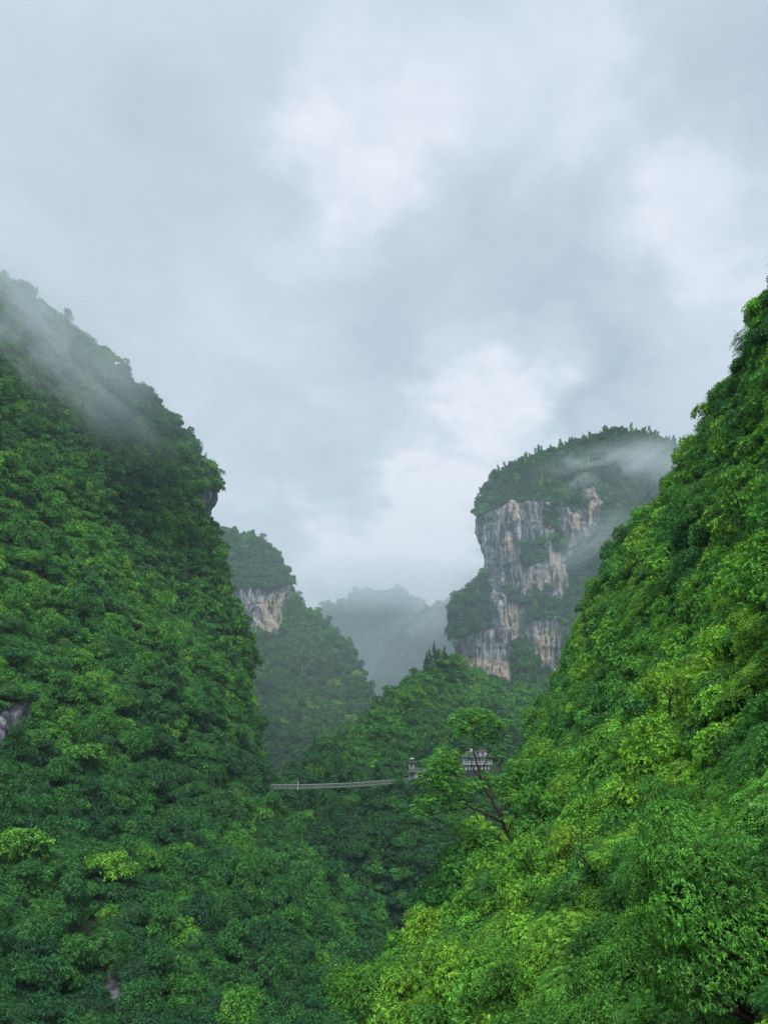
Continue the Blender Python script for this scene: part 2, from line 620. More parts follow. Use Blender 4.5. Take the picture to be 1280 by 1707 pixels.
# --- right cliff mountain
xs = [None, 860, 920, 980, 1050, 1130, 1250, 1400]
Cg = [[(822, 806, 662), (865, 780, 674), (920, 756, 684), (980, 735, 692), (1050, 727, 700), (1120, 748, 708), (1250, 830, 720), (1400, 900, 720)],
      [(804, 836, 642), (858, 818, 646), (920, 800, 652), (980, 784, 662), (1050, 782, 670), (1130, 805, 680), (1250, 870, 690), (1400, 930, 690)],
      [(796, 856, 628), (855, 848, 624), (915, 845, 624), (980, 835, 630), (1050, 842, 640), (1130, 862, 650), (1250, 910, 660), (1400, 960, 660)],
      [(806, 880, 625), (858, 875, 617), (915, 870, 618), (980, 868, 622), (1050, 875, 630), (1130, 890, 640), (1250, 940, 650), (1400, 990, 650)],
      [(813, 925, 623), (862, 920, 613), (918, 918, 612), (980, 920, 614), (1050, 925, 622), (1130, 930, 632), (1250, 970, 640), (1400, 1010, 640)],
      [(817, 975, 622), (865, 970, 608), (920, 968, 604), (980, 970, 606), (1050, 970, 612), (1130, 980, 622), (1250, 1010, 630), (1400, 1040, 630)],
      [(818, 1020, 618), (868, 1015, 602), (922, 1012, 596), (980, 1015, 598), (1050, 1015, 603), (1130, 1020, 610), (1250, 1050, 620), (1400, 1070, 620)],
      [(815, 1065, 612), (870, 1062, 596), (922, 1062, 588), (980, 1065, 590), (1050, 1065, 595), (1130, 1070, 600), (1250, 1090, 610), (1400, 1100, 610)],
      [(810, 1110, 606), (868, 1112, 590), (920, 1116, 580), (980, 1115, 582), (1050, 1115, 585), (1130, 1115, 590), (1250, 1130, 600), (1400, 1140, 600)],
      [(805, 1170, 585), (868, 1170, 570), (920, 1170, 562), (980, 1170, 562), (1050, 1170, 565), (1130, 1170, 570), (1250, 1170, 580), (1400, 1180, 580)],
      [(800, 1260, 540), (868, 1260, 530), (920, 1260, 525), (980, 1260, 525), (1050, 1260, 525), (1130, 1260, 530), (1250, 1260, 540), (1400, 1260, 540)]]
Cw = []
for row in Cg:
    S = at(*row[0])
    D0 = row[0][2]
    Cw.append([S + D0 * np.array((.10, .35, -.04)), S + D0 * np.array((.015, .06, -.004))] + [at(*q) for q in row])
Cw.insert(0, [p_ + np.array((10, 60, -8)) for p_ in Cw[0]])
Cw.insert(0, [p_ + np.array((30, 160, -60)) for p_ in Cw[0]])
CL_C = [[(788, 864), (850, 838), (905, 838), (940, 850), (972, 848), (972, 812), (996, 810), (1000, 880), (965, 905), (950, 940), (950, 990), (915, 1010), (880, 1012), (872, 1145), (835, 1135), (832, 1070), (800, 1062), (806, 960), (804, 900)],
        [(872, 1040), (935, 1035), (935, 1135), (880, 1125)]]
HO_C = [[(866, 912), (884, 895), (905, 905), (912, 925), (893, 950), (870, 945)], [(922, 880), (945, 905), (940, 925), (920, 915)], [(838, 975), (862, 985), (866, 1006), (845, 1008)],
        [(905, 850), (925, 846), (930, 872), (912, 874)], [(870, 1000), (915, 992), (935, 1030), (885, 1038)]]
TAN_C = [[(838, 895), (852, 890), (856, 925), (838, 920)], [(918, 925), (930, 920), (938, 975), (905, 985)],
         [(842, 1015), (866, 1012), (866, 1070), (842, 1065)], [(896, 1050), (925, 1050), (925, 1100), (898, 1100)],
         [(950, 852), (968, 860), (966, 885), (950, 880)], [(850, 838), (866, 842), (866, 872), (856, 872)], [(978, 815), (990, 812), (994, 870), (982, 880)]]
patch('cliff_mountain', 'flat topped mountain with streaked limestone cliffs behind the right hillside', Cw, 620, 560, 0.5, 60, 0.05, cliffs=CL_C, holes=HO_C, tans=TAN_C, seed=4, flute=1.25)

C2 = [((806, 968, 612), (818, 962, 610)), ((788, 986, 604), (826, 978, 600)), ((764, 1012, 594), (835, 1010, 590)),
      ((758, 1045, 590), (842, 1045, 584)), ((763, 1080, 588), (870, 1085, 578)), ((774, 1112, 586), (885, 1130, 572)),
      ((776, 1160, 572), (885, 1170, 560)), ((776, 1250, 540), (885, 1250, 530))]
C2w = rows_from(C2, (0, .15, .4, .7, 1), ((.12, .2, -.03), (.012, .04, -.004)), 1.0, ((.02, .05, 0),))
patch('cliff_buttress', 'lower rock buttress with a green top at the left foot of the cliff mountain', C2w, 130, 200, 0.35, 30,
      cliffs=[[(808, 945), (860, 945), (868, 1080), (818, 1060)], [(745, 1072), (800, 1055), (835, 1050), (852, 1075), (850, 1140), (800, 1118), (770, 1125)]],
      tans=[[(770, 1092), (845, 1106), (850, 1140), (800, 1122), (772, 1120)], [(838, 1010), (868, 1010), (868, 1070), (842, 1070)]], seed=5, flute=1.2)

# --- left far mountain with a cliff
E_sr = [((330, 892, 705), (200, 880, 700)), ((408, 899, 692), (200, 915, 672)), ((455, 921, 680), (200, 945, 652)), ((476, 958, 672), (200, 975, 636)),
        ((489, 1000, 664), (200, 1015, 622)), ((528, 1036, 660), (200, 1060, 606)), ((575, 1078, 650), (200, 1110, 585)),
        ((600, 1130, 636), (200, 1170, 560)), ((622, 1190, 615), (200, 1240, 530)), ((640, 1260, 585), (200, 1320, 500)), ((650, 1350, 550), (200, 1420, 470))]
E = rows_from(E_sr, (0, .1, .25, .45, .7, 1), ((-.2, .35, -.05), (-.03, .09, -.004)), 1.0)
E.insert(0, [p_ + np.array((-20, 70, -8)) for p_ in E[0]])
patch('far_left_mountain', 'rounded mountain with a pale cliff band behind the left wall', E, 400, 420, 0.5, 60, 0.06,
      cliffs=[[(375, 990), (408, 978), (440, 985), (488, 975), (484, 1020), (462, 1062), (415, 1068), (385, 1040)]],
      tans=[[(436, 1000), (462, 985), (478, 990), (468, 1040), (455, 1058), (424, 1058)]], seed=6, flute=1.2)

# --- hazy mountains closing the gorge
F2_sr = [((800, 985, 1250), (1000, 930, 1320)), ((757, 1004, 1240), (1000, 980, 1260)), ((720, 1022, 1225), (1000, 1010, 1240)), ((694, 1046, 1210), (1000, 1050, 1200)),
         ((662, 1090, 1190), (1000, 1100, 1160)), ((636, 1130, 1165), (1000, 1150, 1120)), ((612, 1175, 1130), (1000, 1200, 1080)), ((585, 1250, 1080), (1000, 1270, 1020)), ((560, 1400, 1000), (1000, 1400, 950))]
F2 = rows_from(F2_sr, (0, .15, .35, .6, 1), ((.1, .25, -.08), (.01, .07, -.01)), 1.0)
patch('hazy_mountain', 'pale hazy mountain at the end of the gorge, just left of the cliff', F2, 150, 150, 1.0, 120,
      cliffs=[[(650, 1118), (657, 1116), (659, 1142), (652, 1142)], [(667, 1114), (674, 1112), (676, 1138), (669, 1138)]], seed=7, flute=2.0)
ridge = [(380, 1090), (470, 1062), (535, 1036), (570, 1018), (615, 1003), (665, 1003), (705, 1022), (760, 1030), (860, 1050)]
F1 = []
for dy, D in ((0, 2150), (25, 2080), (60, 2000), (110, 1900), (180, 1780), (300, 1600)):
    F1.append([at(x, y + dy * (1 + 0.0 * x), D) for x, y in ridge])
F1.insert(0, [p_ + np.array((0, 220, -30)) for p_ in F1[0]])
patch('distant_mountain', 'most distant bluish mountain fading into the cloud at the end of the gorge', F1, 150, 120, 1.0, 260, seed=8)

# --- valley ground
n = 60
gx = np.linspace(-2900, 2900, n)
X, Y = np.meshgrid(gx, gx)
Z = GROUND_Z + fbm(np.stack([X / 200, Y / 200, X * 0], -1), 3, 9) * 4
idx = np.arange(n * n).reshape(n, n)
Fc = np.stack([idx[:-1, :-1], idx[:-1, 1:], idx[1:, 1:], idx[1:, :-1]], -1).reshape(-1, 4)
zero = np.zeros(n * n)
tag(link('ground', new_mesh('ground', np.stack([X, Y, Z], -1).reshape(-1, 3), Fc, [M_TERR], attrs=[('rock', 'POINT', 'FLOAT', zero), ('tan', 'POINT', 'FLOAT', zero)], smooth_shade=True)),
    'dark wooded valley floor below the mountains', kind='structure')


# ------------------------------------------------------------------ tree prototypes
def unit(v):
    return v / (np.linalg.norm(v, axis=-1, keepdims=True) + 1e-9)


def sphere_dirs(r, n, zmin=-1.0):
    z = r.uniform(zmin, 1, n)
    a = r.uniform(0, 2 * np.pi, n)
    s = np.sqrt(1 - z * z)
    return np.stack([s * np.cos(a), s * np.sin(a), z], -1)


def leaf_geo(base, d, nrm_, L, W, droop=0.15, fold=0.12):
    """rhombic folded leaves. base,d,nrm_: [n,3]; L,W: [n]"""
    side = unit(np.cross(d, nrm_))
    up = unit(np.cross(side, d))
    L_ = L[:, None]
    W_ = W[:, None]
    m_ = base + d * L_ * 0.45
    v0 = base
    v1 = m_ + side * W_ + up * L_ * fold
    v3 = m_ - side * W_ + up * L_ * fold
    v2 = base + d * L_ - np.array([0, 0, 1]) * L_ * droop
    n_ = len(base)
    V = np.stack([v0, v1, v2, v3], 1).reshape(-1, 3)
    i = np.arange(n_)[:, None] * 4
    Fq = np.concatenate([i + np.array([0, 1, 2]), i + np.array([0, 2, 3])], 1).reshape(-1, 3)
    return V, Fq


def crown_mesh(name, seed, n_clump, n_tip, leaf, kind='whorl', shape='round', k=5, flat=0.7):
    """unit crown: radius about 1, standing on z = 0. Clumps of twigs on an uneven dome."""
    r = np.random.default_rng(seed)
    if shape == 'cone':
        t_ = r.random(n_clump) ** 0.8
        a = r.uniform(0, 2 * np.pi, n_clump)
        rad = (1 - t_) * 0.62 + 0.03
        cc = np.stack([rad * np.cos(a) * .8, rad * np.sin(a) * .8, 0.35 + t_ * 2.3], -1)
        cr_ = 0.10 + (1 - t_) * 0.24
    else:
        cd = sphere_dirs(r, n_clump, -0.35)
        cd = cd[np.argsort(cd[:, 2])]
        sx = (0.62, 0.62, 0.52) if shape == 'round' else (0.50, 0.50, 0.95) if shape == 'tall' else (0.72, 0.72, 0.30)
        cz = {'round': 0.78, 'tall': 1.15, 'umbrella': 0.95}[shape]
        cc = cd * np.array(sx) * r.uniform(0.8, 1.18, (n_clump, 1)) + np.array([0, 0, cz])
        cr_ = r.uniform(0.24, 0.44, n_clump)
        cc = np.concatenate([cc, [[0, 0, cz]]])
        cr_ = np.append(cr_, 0.5)
    w = cr_ ** 2
    w /= w.sum()
    nt = n_tip * 2
    ci = r.choice(len(cc), nt, p=w)
    dd = sphere_dirs(r, nt, -0.55)
    rad = cr_[ci] * (1 - 0.35 * r.random(nt) ** 2.2) * np.where(r.random(nt) < 0.10, r.uniform(1.05, 1.32, nt), 1.0)
    # lumpy clump surface
    lump = 1 + 0.22 * vnoise(dd * 2.6 + ci[:, None] * 3.1, seed)
    tip = cc[ci] + dd * (rad * lump)[:, None] * np.array([1.08, 1.08, flat])
    # drop the tips that are buried in another clump
    keep = np.ones(nt, bool)
    for j in range(len(cc)):
        dj = (tip - cc[j]) / np.array([1.08, 1.08, flat])
        keep &= ~((np.linalg.norm(dj, axis=1) < cr_[j] * 0.62) & (ci != j))
    tip, dd, ci = tip[keep][:n_tip], dd[keep][:n_tip], ci[keep][:n_tip]
    nt = len(tip)
    ax = unit(dd * np.array([1, 1, 0.6]) + np.array([0, 0, 0.55]) + r.normal(0, 0.28, (nt, 3)))
    clump_age = r.normal(0, .13, len(cc))
    age_tip = np.clip(0.47 + 0.17 * r.normal(size=nt) + clump_age[ci], 0, 1)
    if kind == 'whorl':
        e1 = unit(np.cross(ax, sphere_dirs(r, nt)))
        e2 = np.cross(ax, e1)
        th = (np.arange(k) / k * 2 * np.pi)[None] + r.uniform(0, 6.28, (nt, 1)) + r.normal(0, .3, (nt, k))
        ld = e1[:, None] * np.cos(th)[..., None] + e2[:, None] * np.sin(th)[..., None] + ax[:, None] * r.uniform(0.05, 0.7, (nt, k, 1))
        ld = unit(ld + r.normal(0, .15, ld.shape)).reshape(-1, 3)
        base = (np.repeat(tip, k, 0) + ax.repeat(k, 0) * r.uniform(-0.8, 0.3, (nt * k, 1)) * leaf)
        nn = unit(ax.repeat(k, 0) + r.normal(0, .35, (nt * k, 3)))
        L = leaf * r.uniform(0.65, 1.25, nt * k)
        V, Fc_ = leaf_geo(base, ld, nn, L, L * (0.23 if n_tip > 2000 else 0.28), 0.18)
        tone = np.clip(age_tip.repeat(k) + r.normal(0, 0.17, nt * k), 0, 1)
    else:  # pinnate: arching rachis with paired leaflets
        h = unit(dd * np.array([1, 1, 0.1]) + r.normal(0, .3, (nt, 3)) * np.array([1, 1, .2]))
        sd = unit(np.cross(h, np.array([0, 0, 1.0])))
        RL = leaf * 3.4 * r.uniform(0.7, 1.2, nt)
        bs, ds, ns_, ls = [], [], [], []
        npair = k
        for q in range(npair):
            f_ = (q + 0.6) / npair
            pos = tip + h * (RL * f_)[:, None] + np.array([0, 0, 1.0]) * (RL * (0.35 * f_ - 0.62 * f_ * f_))[:, None]
            for s_ in (-1, 1):
                dv = unit(sd * s_ + h * 0.55 + np.array([0, 0, -0.32]) + r.normal(0, .14, (nt, 3)))
                bs.append(pos)
                ds.append(dv)
                ns_.append(unit(np.array([0, 0, 1.0]) + h * 0.3 + r.normal(0, .2, (nt, 3))))
                ls.append(leaf * (1 - 0.35 * abs(f_ - .45)) * r.uniform(.8, 1.1, nt))
        base, ld, nn, L = np.concatenate(bs), np.concatenate(ds), np.concatenate(ns_), np.concatenate(ls)
        V, Fc_ = leaf_geo(base, ld, nn, L, L * 0.19, 0.12, 0.06)
        tone = np.clip(np.tile(age_tip, npair * 2) + r.normal(0, 0.12, len(base)), 0, 1)
    me = new_mesh(name, V, Fc_, [M_LEAF], attrs=[('leaf_tone', 'FACE', 'FLOAT', np.repeat(tone, 2))])
    return me, cc, cr_


def tube(points, radii, seg=6):
    P = np.array(points, float)
    n_ = len(P)
    T = unit(np.gradient(P, axis=0))
    V = []
    ref = np.array([0.3, 0.9, 0.1])
    for i in range(n_):
        a = unit(np.cross(T[i], ref))
        b = np.cross(T[i], a)
        th = np.linspace(0, 2 * np.pi, seg, endpoint=False)
        V.append(P[i] + radii[i] * (np.cos(th)[:, None] * a + np.sin(th)[:, None] * b))
    V = np.concatenate(V)
    Fq = []
    for i in range(n_ - 1):
        for j in range(seg):
            a, b = i * seg + j, i * seg + (j + 1) % seg
            Fq.append((a, b, b + seg, a + seg))
    return V, np.array(Fq)


def join(parts):
    V, Fs, off = [], [], 0
    for v, f_ in parts:
        V.append(v)
        Fs.append(f_ + off)
        off += len(v)
    return np.concatenate(V), np.concatenate(Fs)


def trunk_mesh(name, seed, cc, cr_, tall=False):
    r = np.random.default_rng(seed + 500)
    parts = []
    top = np.array([0, 0, cc[:, 2].max() * 0.85])
    n_ = 8
    line = [np.array([0, 0, -0.35])] + [np.array([0, 0, top[2] * q / n_]) + r.normal(0, .025, 3) * np.array([1, 1, 0]) for q in range(n_ + 1)]
    parts.append(tube(line, np.linspace(0.065, 0.015, len(line)), 7))
    order = np.argsort(cc[:, 2])
    for j in order[:: max(1, len(order) // 14)]:
        z0 = max(0.1, cc[j, 2] * r.uniform(.3, .6))
        a = np.array([0, 0, z0])
        b = cc[j]
        mid = (a + b) / 2 + r.normal(0, .04, 3) + np.array([0, 0, -0.04])
        q1 = (a + mid) / 2 + r.normal(0, .01, 3)
        parts.append(tube([a, q1, mid, b, b + (b - mid) * 0.5 + np.array([0, 0, .05])], [.034, .028, .02, .012, .004], 5))
    V, Fq = join(parts)
    return new_mesh(name, V, Fq, [M_BARK], smooth_shade=True)


PROTO = {}


def make_protos():
    spec = {
        # lod: list of (seed, clumps, tips, leaf length, kind, shape, k, flat)
        'near': [(1, 19, 8000, .046, 'whorl', 'round', 5, .72), (2, 24, 8000, .042, 'whorl', 'tall', 5, .8), (3, 17, 2700, .065, 'pinnate', 'umbrella', 6, .6),
                 (4, 22, 6500, .058, 'whorl', 'round', 4, .66), (5, 20, 2900, .052, 'pinnate', 'round', 6, .66), (6, 18, 7500, .046, 'whorl', 'umbrella', 5, .6)],
        'mid': [(11, 15, 1500, .098, 'whorl', 'round', 5, .72), (12, 20, 1600, .09, 'whorl', 'tall', 5, .8), (13, 13, 700, .105, 'pinnate', 'umbrella', 4, .55),
                (14, 18, 1200, .12, 'whorl', 'round', 4, .66), (15, 16, 700, .10, 'pinnate', 'round', 4, .62), (16, 14, 1500, .095, 'whorl', 'umbrella', 5, .55)],
        'far': [(21, 12, 420, .17, 'whorl', 'round', 4, .75), (22, 15, 440, .16, 'whorl', 'tall', 4, .8), (23, 11, 400, .17, 'whorl', 'umbrella', 4, .55),
                (24, 13, 380, .19, 'whorl', 'round', 4, .7), (25, 26, 460, .14, 'whorl', 'cone', 4, .5)],
        'vfar': [(31, 9, 150, .28, 'whorl', 'round', 4, .75), (32, 10, 150, .27, 'whorl', 'tall', 4, .8), (33, 9, 140, .28, 'whorl', 'umbrella', 4, .6),
                 (34, 22, 170, .22, 'whorl', 'cone', 4, .5)],
    }
    for lod, lst in spec.items():
        PROTO[lod] = []
        for s in lst:
            me, cc, cr_ = crown_mesh('crown', *s[:1], s[1], s[2], s[3], s[4], s[5], s[6], s[7])
            tr = trunk_mesh('trunk', s[0], cc, cr_) if lod in ('near', 'mid', 'far') else None
            PROTO[lod].append((me, tr, s[5]))


make_protos()


# a joined crown+trunk mesh for the instanced masses
def joined_proto(cme, tme):
    nv1, nf1 = len(cme.vertices), len(cme.polygons)
    V1 = np.empty(nv1 * 3, np.float32)
    cme.vertices.foreach_get('co', V1)
    L1 = np.empty(nf1 * 3, np.int32)
    cme.loops.foreach_get('vertex_index', L1)
    tone = np.empty(nf1, np.float32)
    cme.attributes['leaf_tone'].data.foreach_get('value', tone)
    if tme is None:
        return cme
    nv2, nf2 = len(tme.vertices), len(tme.polygons)
    V2 = np.empty(nv2 * 3, np.float32)
    tme.vertices.foreach_get('co', V2)
    L2 = np.empty(nf2 * 4, np.int32)
    tme.loops.foreach_get('vertex_index', L2)
    q = L2.reshape(-1, 4) + nv1
    t2 = np.concatenate([q[:, [0, 1, 2]], q[:, [0, 2, 3]]])
    Fc_ = np.concatenate([L1.reshape(-1, 3), t2])
    mi = np.concatenate([np.zeros(nf1, int), np.ones(len(t2), int)])
    return new_mesh('tree_mass', np.concatenate([V1.reshape(-1, 3), V2.reshape(-1, 3)]), Fc_, [M_LEAF, M_BARK], mi,
                    [('leaf_tone', 'FACE', 'FLOAT', np.concatenate([tone, np.full(len(t2), .5)]))])


COLS = {}
for lod, lst in PROTO.items():
    col = bpy.data.collections.new('tree_kinds_' + lod)
    for i, (cme, tme, shp) in enumerate(lst):
        ob = bpy.data.objects.new('kind_%02d' % i, joined_proto(cme, tme))
        col.objects.link(ob)
    COLS[lod] = col


def gn_group(lod):
    g = bpy.data.node_groups.new('forest_' + lod, 'GeometryNodeTree')
    g.interface.new_socket('Geometry', in_out='INPUT', socket_type='NodeSocketGeometry')
    g.interface.new_socket('Geometry', in_out='OUTPUT', socket_type='NodeSocketGeometry')
    gi = g.nodes.new('NodeGroupInput')
    go = g.nodes.new('NodeGroupOutput')
    joinn = g.nodes.new('GeometryNodeJoinGeometry')
    for k_, lod_ in enumerate(('near', 'mid', 'far', 'vfar')):
        ci = g.nodes.new('GeometryNodeCollectionInfo')
        ci.inputs['Collection'].default_value = COLS[lod_]
        ci.inputs['Separate Children'].default_value = True
        ci.inputs['Reset Children'].default_value = True

        def named(nm, typ):
            q = g.nodes.new('GeometryNodeInputNamedAttribute')
            q.data_type = typ
            q.inputs['Name'].default_value = nm
            return q.outputs['Attribute']
        cmp_ = g.nodes.new('FunctionNodeCompare')
        cmp_.data_type = 'INT'
        cmp_.operation = 'EQUAL'
        g.links.new(named('lod', 'INT'), cmp_.inputs[2])
        cmp_.inputs[3].default_value = k_
        ip = g.nodes.new('GeometryNodeInstanceOnPoints')
        ip.inputs['Pick Instance'].default_value = True
        g.links.new(gi.outputs[0], ip.inputs['Points'])
        g.links.new(cmp_.outputs[0], ip.inputs['Selection'])
        g.links.new(ci.outputs[0], ip.inputs['Instance'])
        g.links.new(named('idx', 'INT'), ip.inputs['Instance Index'])
        g.links.new(named('rot', 'FLOAT_VECTOR'), ip.inputs['Rotation'])
        g.links.new(named('scl', 'FLOAT_VECTOR'), ip.inputs['Scale'])
        g.links.new(ip.outputs[0], joinn.inputs[0])
    g.links.new(joinn.outputs[0], go.inputs[0])
    return g


GN = gn_group('all')
LODS = ['near', 'mid', 'far', 'vfar']


# ------------------------------------------------------------------ scatter
def darts(P, rad, order):
    """keep the points of P that stay rad apart (grid hash)"""
    cell = {}
    keep = []
    for i in order:
        r_ = rad[i]
        p_ = P[i]
        c = max(rad.max(), 1e-3)
        k = (int(p_[0] // c), int(p_[1] // c), int(p_[2] // c))
        ok = True
        for dx in (-1, 0, 1):
            for dy in (-1, 0, 1):
                for dz in (-1, 0, 1):
                    for j in cell.get((k[0] + dx, k[1] + dy, k[2] + dz), ()):
                        q = P[j]
                        if (q[0] - p_[0]) ** 2 + (q[1] - p_[1]) ** 2 + (q[2] - p_[2]) ** 2 < r_ * r_:
                            ok = False
                            break
                    if not ok:
                        break
                if not ok:
                    break
            if not ok:
                break
        if ok:
            cell.setdefault(k, []).append(i)
            keep.append(i)
    return np.array(keep, int)


ALL = []   # dicts of arrays per patch


def scatter(name, n_cand, rad_fn, tint_fn, seed, sep=1.05, margin=130, kinds=None, rock_keep=0.006, zone=None):
    S, N, rock = TERR[name]
    r = np.random.default_rng(seed)
    a, b, c, d = S[:-1, :-1], S[1:, :-1], S[1:, 1:], S[:-1, 1:]
    area = 0.5 * (np.linalg.norm(np.cross(b - a, d - a), axis=2) + np.linalg.norm(np.cross(b - c, d - c), axis=2))
    cen = (a + b + c + d) / 4
    px, py, f_ = project(cen)
    ok = (px > -margin) & (px < 1280 + margin) & (py > 200) & (py < 1707 + margin * 1.3) & (f_ > 4)
    # density per unit area follows the local crown size
    rr = rad_fn(cen)
    w = np.where(ok, area / rr ** 2, 0).ravel()
    tot = w.sum()
    n_cand = int(min(n_cand, tot * 5))
    pick = r.choice(len(w), n_cand, p=w / tot)
    iv, iu = np.unravel_index(pick, area.shape)
    s, t_ = r.random((2, n_cand, 1))
    P = (a[iv, iu] * (1 - s) * (1 - t_) + b[iv, iu] * s * (1 - t_) + c[iv, iu] * s * t_ + d[iv, iu] * (1 - s) * t_)
    nn = N[iv, iu]
    rk = rock[iv, iu]
    rad = rr[iv, iu] * (np.clip(r.lognormal(-.10, 0.38, n_cand), .38, 1.55) if name == 'right_hillside' else np.clip(r.lognormal(-.08, 0.44, n_cand), .38, 1.95))
    rad *= np.where(rk > .3, 0.38, 1)
    ok = (rk < 0.3) | (r.random(n_cand) < rock_keep)
    if EXCLUDE:
        px, py, f_ = project(P)
        for poly, dmax in EXCLUDE:
            ok &= ~(in_poly(px, py, poly) & (P[:, 1] < dmax))
    P, nn, rad = P[ok], nn[ok], rad[ok]
    order = np.argsort(-rad * r.uniform(.35, 1.3, len(rad)))
    k = darts(P, rad * sep, order)
    P, nn, rad = P[k], nn[k], rad[k]
    print(name, 'trees', len(P), 'of', tot)
    tint = tint_fn(P, r)
    ALL.append(dict(name=name, P=P, N=nn, rad=rad, tint=tint, dist=np.linalg.norm(P, axis=1), kinds=kinds, seed=seed))


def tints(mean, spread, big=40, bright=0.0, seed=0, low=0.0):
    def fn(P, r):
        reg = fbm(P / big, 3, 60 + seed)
        t_ = mean + spread * r.normal(size=len(P)) + 0.26 * reg - low * np.clip((10 - P[:, 2]) / 30, 0, 1)  # low darkens crowns further down: gorge shade put into the leaf colour
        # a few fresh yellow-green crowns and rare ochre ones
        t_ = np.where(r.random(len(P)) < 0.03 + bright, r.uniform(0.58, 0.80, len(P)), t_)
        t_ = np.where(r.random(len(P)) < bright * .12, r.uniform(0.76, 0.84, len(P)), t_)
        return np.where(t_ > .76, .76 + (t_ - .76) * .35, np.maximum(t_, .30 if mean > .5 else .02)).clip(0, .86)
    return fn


def near_rad(P):
    D = np.linalg.norm(P, axis=-1)
    return np.clip(0.55 + D * 0.0115, 0.66, 1.9)


EXCLUDE = [([(-40, 1215), (50, 1168), (60, 1186), (20, 1238), (-40, 1268)], 400.0), ([(178, 1660), (200, 1650), (206, 1730), (182, 1730)], 400.0),
           ([(112, 1545), (165, 1535), (165, 1612), (112, 1612)], 400.0), ([(815, 955), (850, 955), (860, 1075), (822, 1060)], 640.0),
           ([(765, 1082), (850, 1070), (856, 1150), (765, 1128)], 600.0), ([(322, 822), (352, 822), (352, 880), (330, 880)], 420.0),
           ([(695, 1185), (890, 1185), (885, 1300), (900, 1430), (850, 1440), (790, 1400), (690, 1390)], 120.0),
           ([(672, 1252), (722, 1252), (728, 1320), (600, 1334), (600, 1300)], 344.5), ([(662, 1286), (700, 1286), (700, 1322), (655, 1324)], 352.0), ([(822, 1370), (898, 1370), (902, 1505), (838, 1505)], 75.0), ([(752, 1240), (842, 1240), (842, 1312), (752, 1312)], 400.0)]
scatter('right_hillside', 120000, near_rad, tints(0.57, 0.14, 18, 0.03, 1), 101, 1.02)
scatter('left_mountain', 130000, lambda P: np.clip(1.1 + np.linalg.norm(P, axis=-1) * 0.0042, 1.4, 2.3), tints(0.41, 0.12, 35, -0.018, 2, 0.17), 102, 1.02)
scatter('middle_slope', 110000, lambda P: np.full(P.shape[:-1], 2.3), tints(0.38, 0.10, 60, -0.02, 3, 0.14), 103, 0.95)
scatter('cliff_mountain', 90000, lambda P: np.full(P.shape[:-1], 2.2), tints(0.22, 0.08, 60, 0, 4), 104, 0.95, rock_keep=0.006)
scatter('cliff_buttress', 20000, lambda P: np.full(P.shape[:-1], 3.0), tints(0.24, 0.08, 60, 0, 5), 105, 0.95, rock_keep=0.006)
scatter('far_left_mountain', 110000, lambda P: np.full(P.shape[:-1], 2.5), tints(0.30, 0.10, 60, 0, 6), 106, 0.95)
scatter('hazy_mountain', 50000, lambda P: np.full(P.shape[:-1], 4.8), tints(0.22, 0.06, 120, 0, 7), 107, 1.0)
scatter('distant_mountain', 50000, lambda P: np.full(P.shape[:-1], 8.0), tints(0.22, 0.06, 200, 0, 8), 108, 1.0)

# merge, choose level of detail, kind, orientation
PN = [a['name'] for a in ALL]
Pt = np.concatenate([a['P'] for a in ALL])
Nn = np.concatenate([a['N'] for a in ALL])
Rd = np.concatenate([a['rad'] for a in ALL])
Ti = np.concatenate([a['tint'] for a in ALL])
Own = np.concatenate([np.full(len(a['P']), i) for i, a in enumerate(ALL)])
Ds = np.linalg.norm(Pt, axis=1)
r = np.random.default_rng(5)
app = Ds / Rd                       # distance in crown radii decides the detail
lod = np.where(app < 22, 0, np.where(app < 75, 1, np.where(app < 150, 2, 3)))
kidx = np.zeros(len(Pt), int)
for q in range(4):
    m_ = lod == q
    weights = {0: (.24, .17, .16, .2, .13, .10), 1: (.26, .18, .12, .2, .12, .12), 2: (.3, .22, .18, .27, .03), 3: (.34, .26, .26, .14)}[q]
    kidx[m_] = r.choice(len(weights), m_.sum(), p=weights)
# more pointed conifers on the high ridges
_, py_, _ = project(Pt)
ridge_m = (Own == PN.index('cliff_mountain')) & (py_ < 815)
kidx[ridge_m & (r.random(len(Pt)) < .35)] = 3
kidx[ridge_m & (lod == 2)] = 4
tilt = Nn.copy()
tilt[:, 2] = 0
hor = np.linalg.norm(tilt, axis=1)
ang = np.clip(hor, 0, 1) * 0.38 + r.normal(0, .06, len(Pt))
yaw = r.uniform(0, 2 * np.pi, len(Pt))
axis = np.stack([-tilt[:, 1], tilt[:, 0], np.zeros(len(Pt))], 1) / (hor[:, None] + 1e-6)
eul = np.zeros((len(Pt), 3))
for i in range(len(Pt)):
    m3 = Matrix.Rotation(float(ang[i]), 3, Vector(axis[i])) @ Matrix.Rotation(float(yaw[i]), 3, 'Z')
    eul[i] = m3.to_euler()
scl = np.stack([Rd * r.uniform(.9, 1.15, len(Pt)), Rd * r.uniform(.9, 1.15, len(Pt)), Rd * r.uniform(.85, 1.3, len(Pt))], 1)
base = Pt - np.array([0, 0, 1]) * (Rd * 0.10)[:, None]

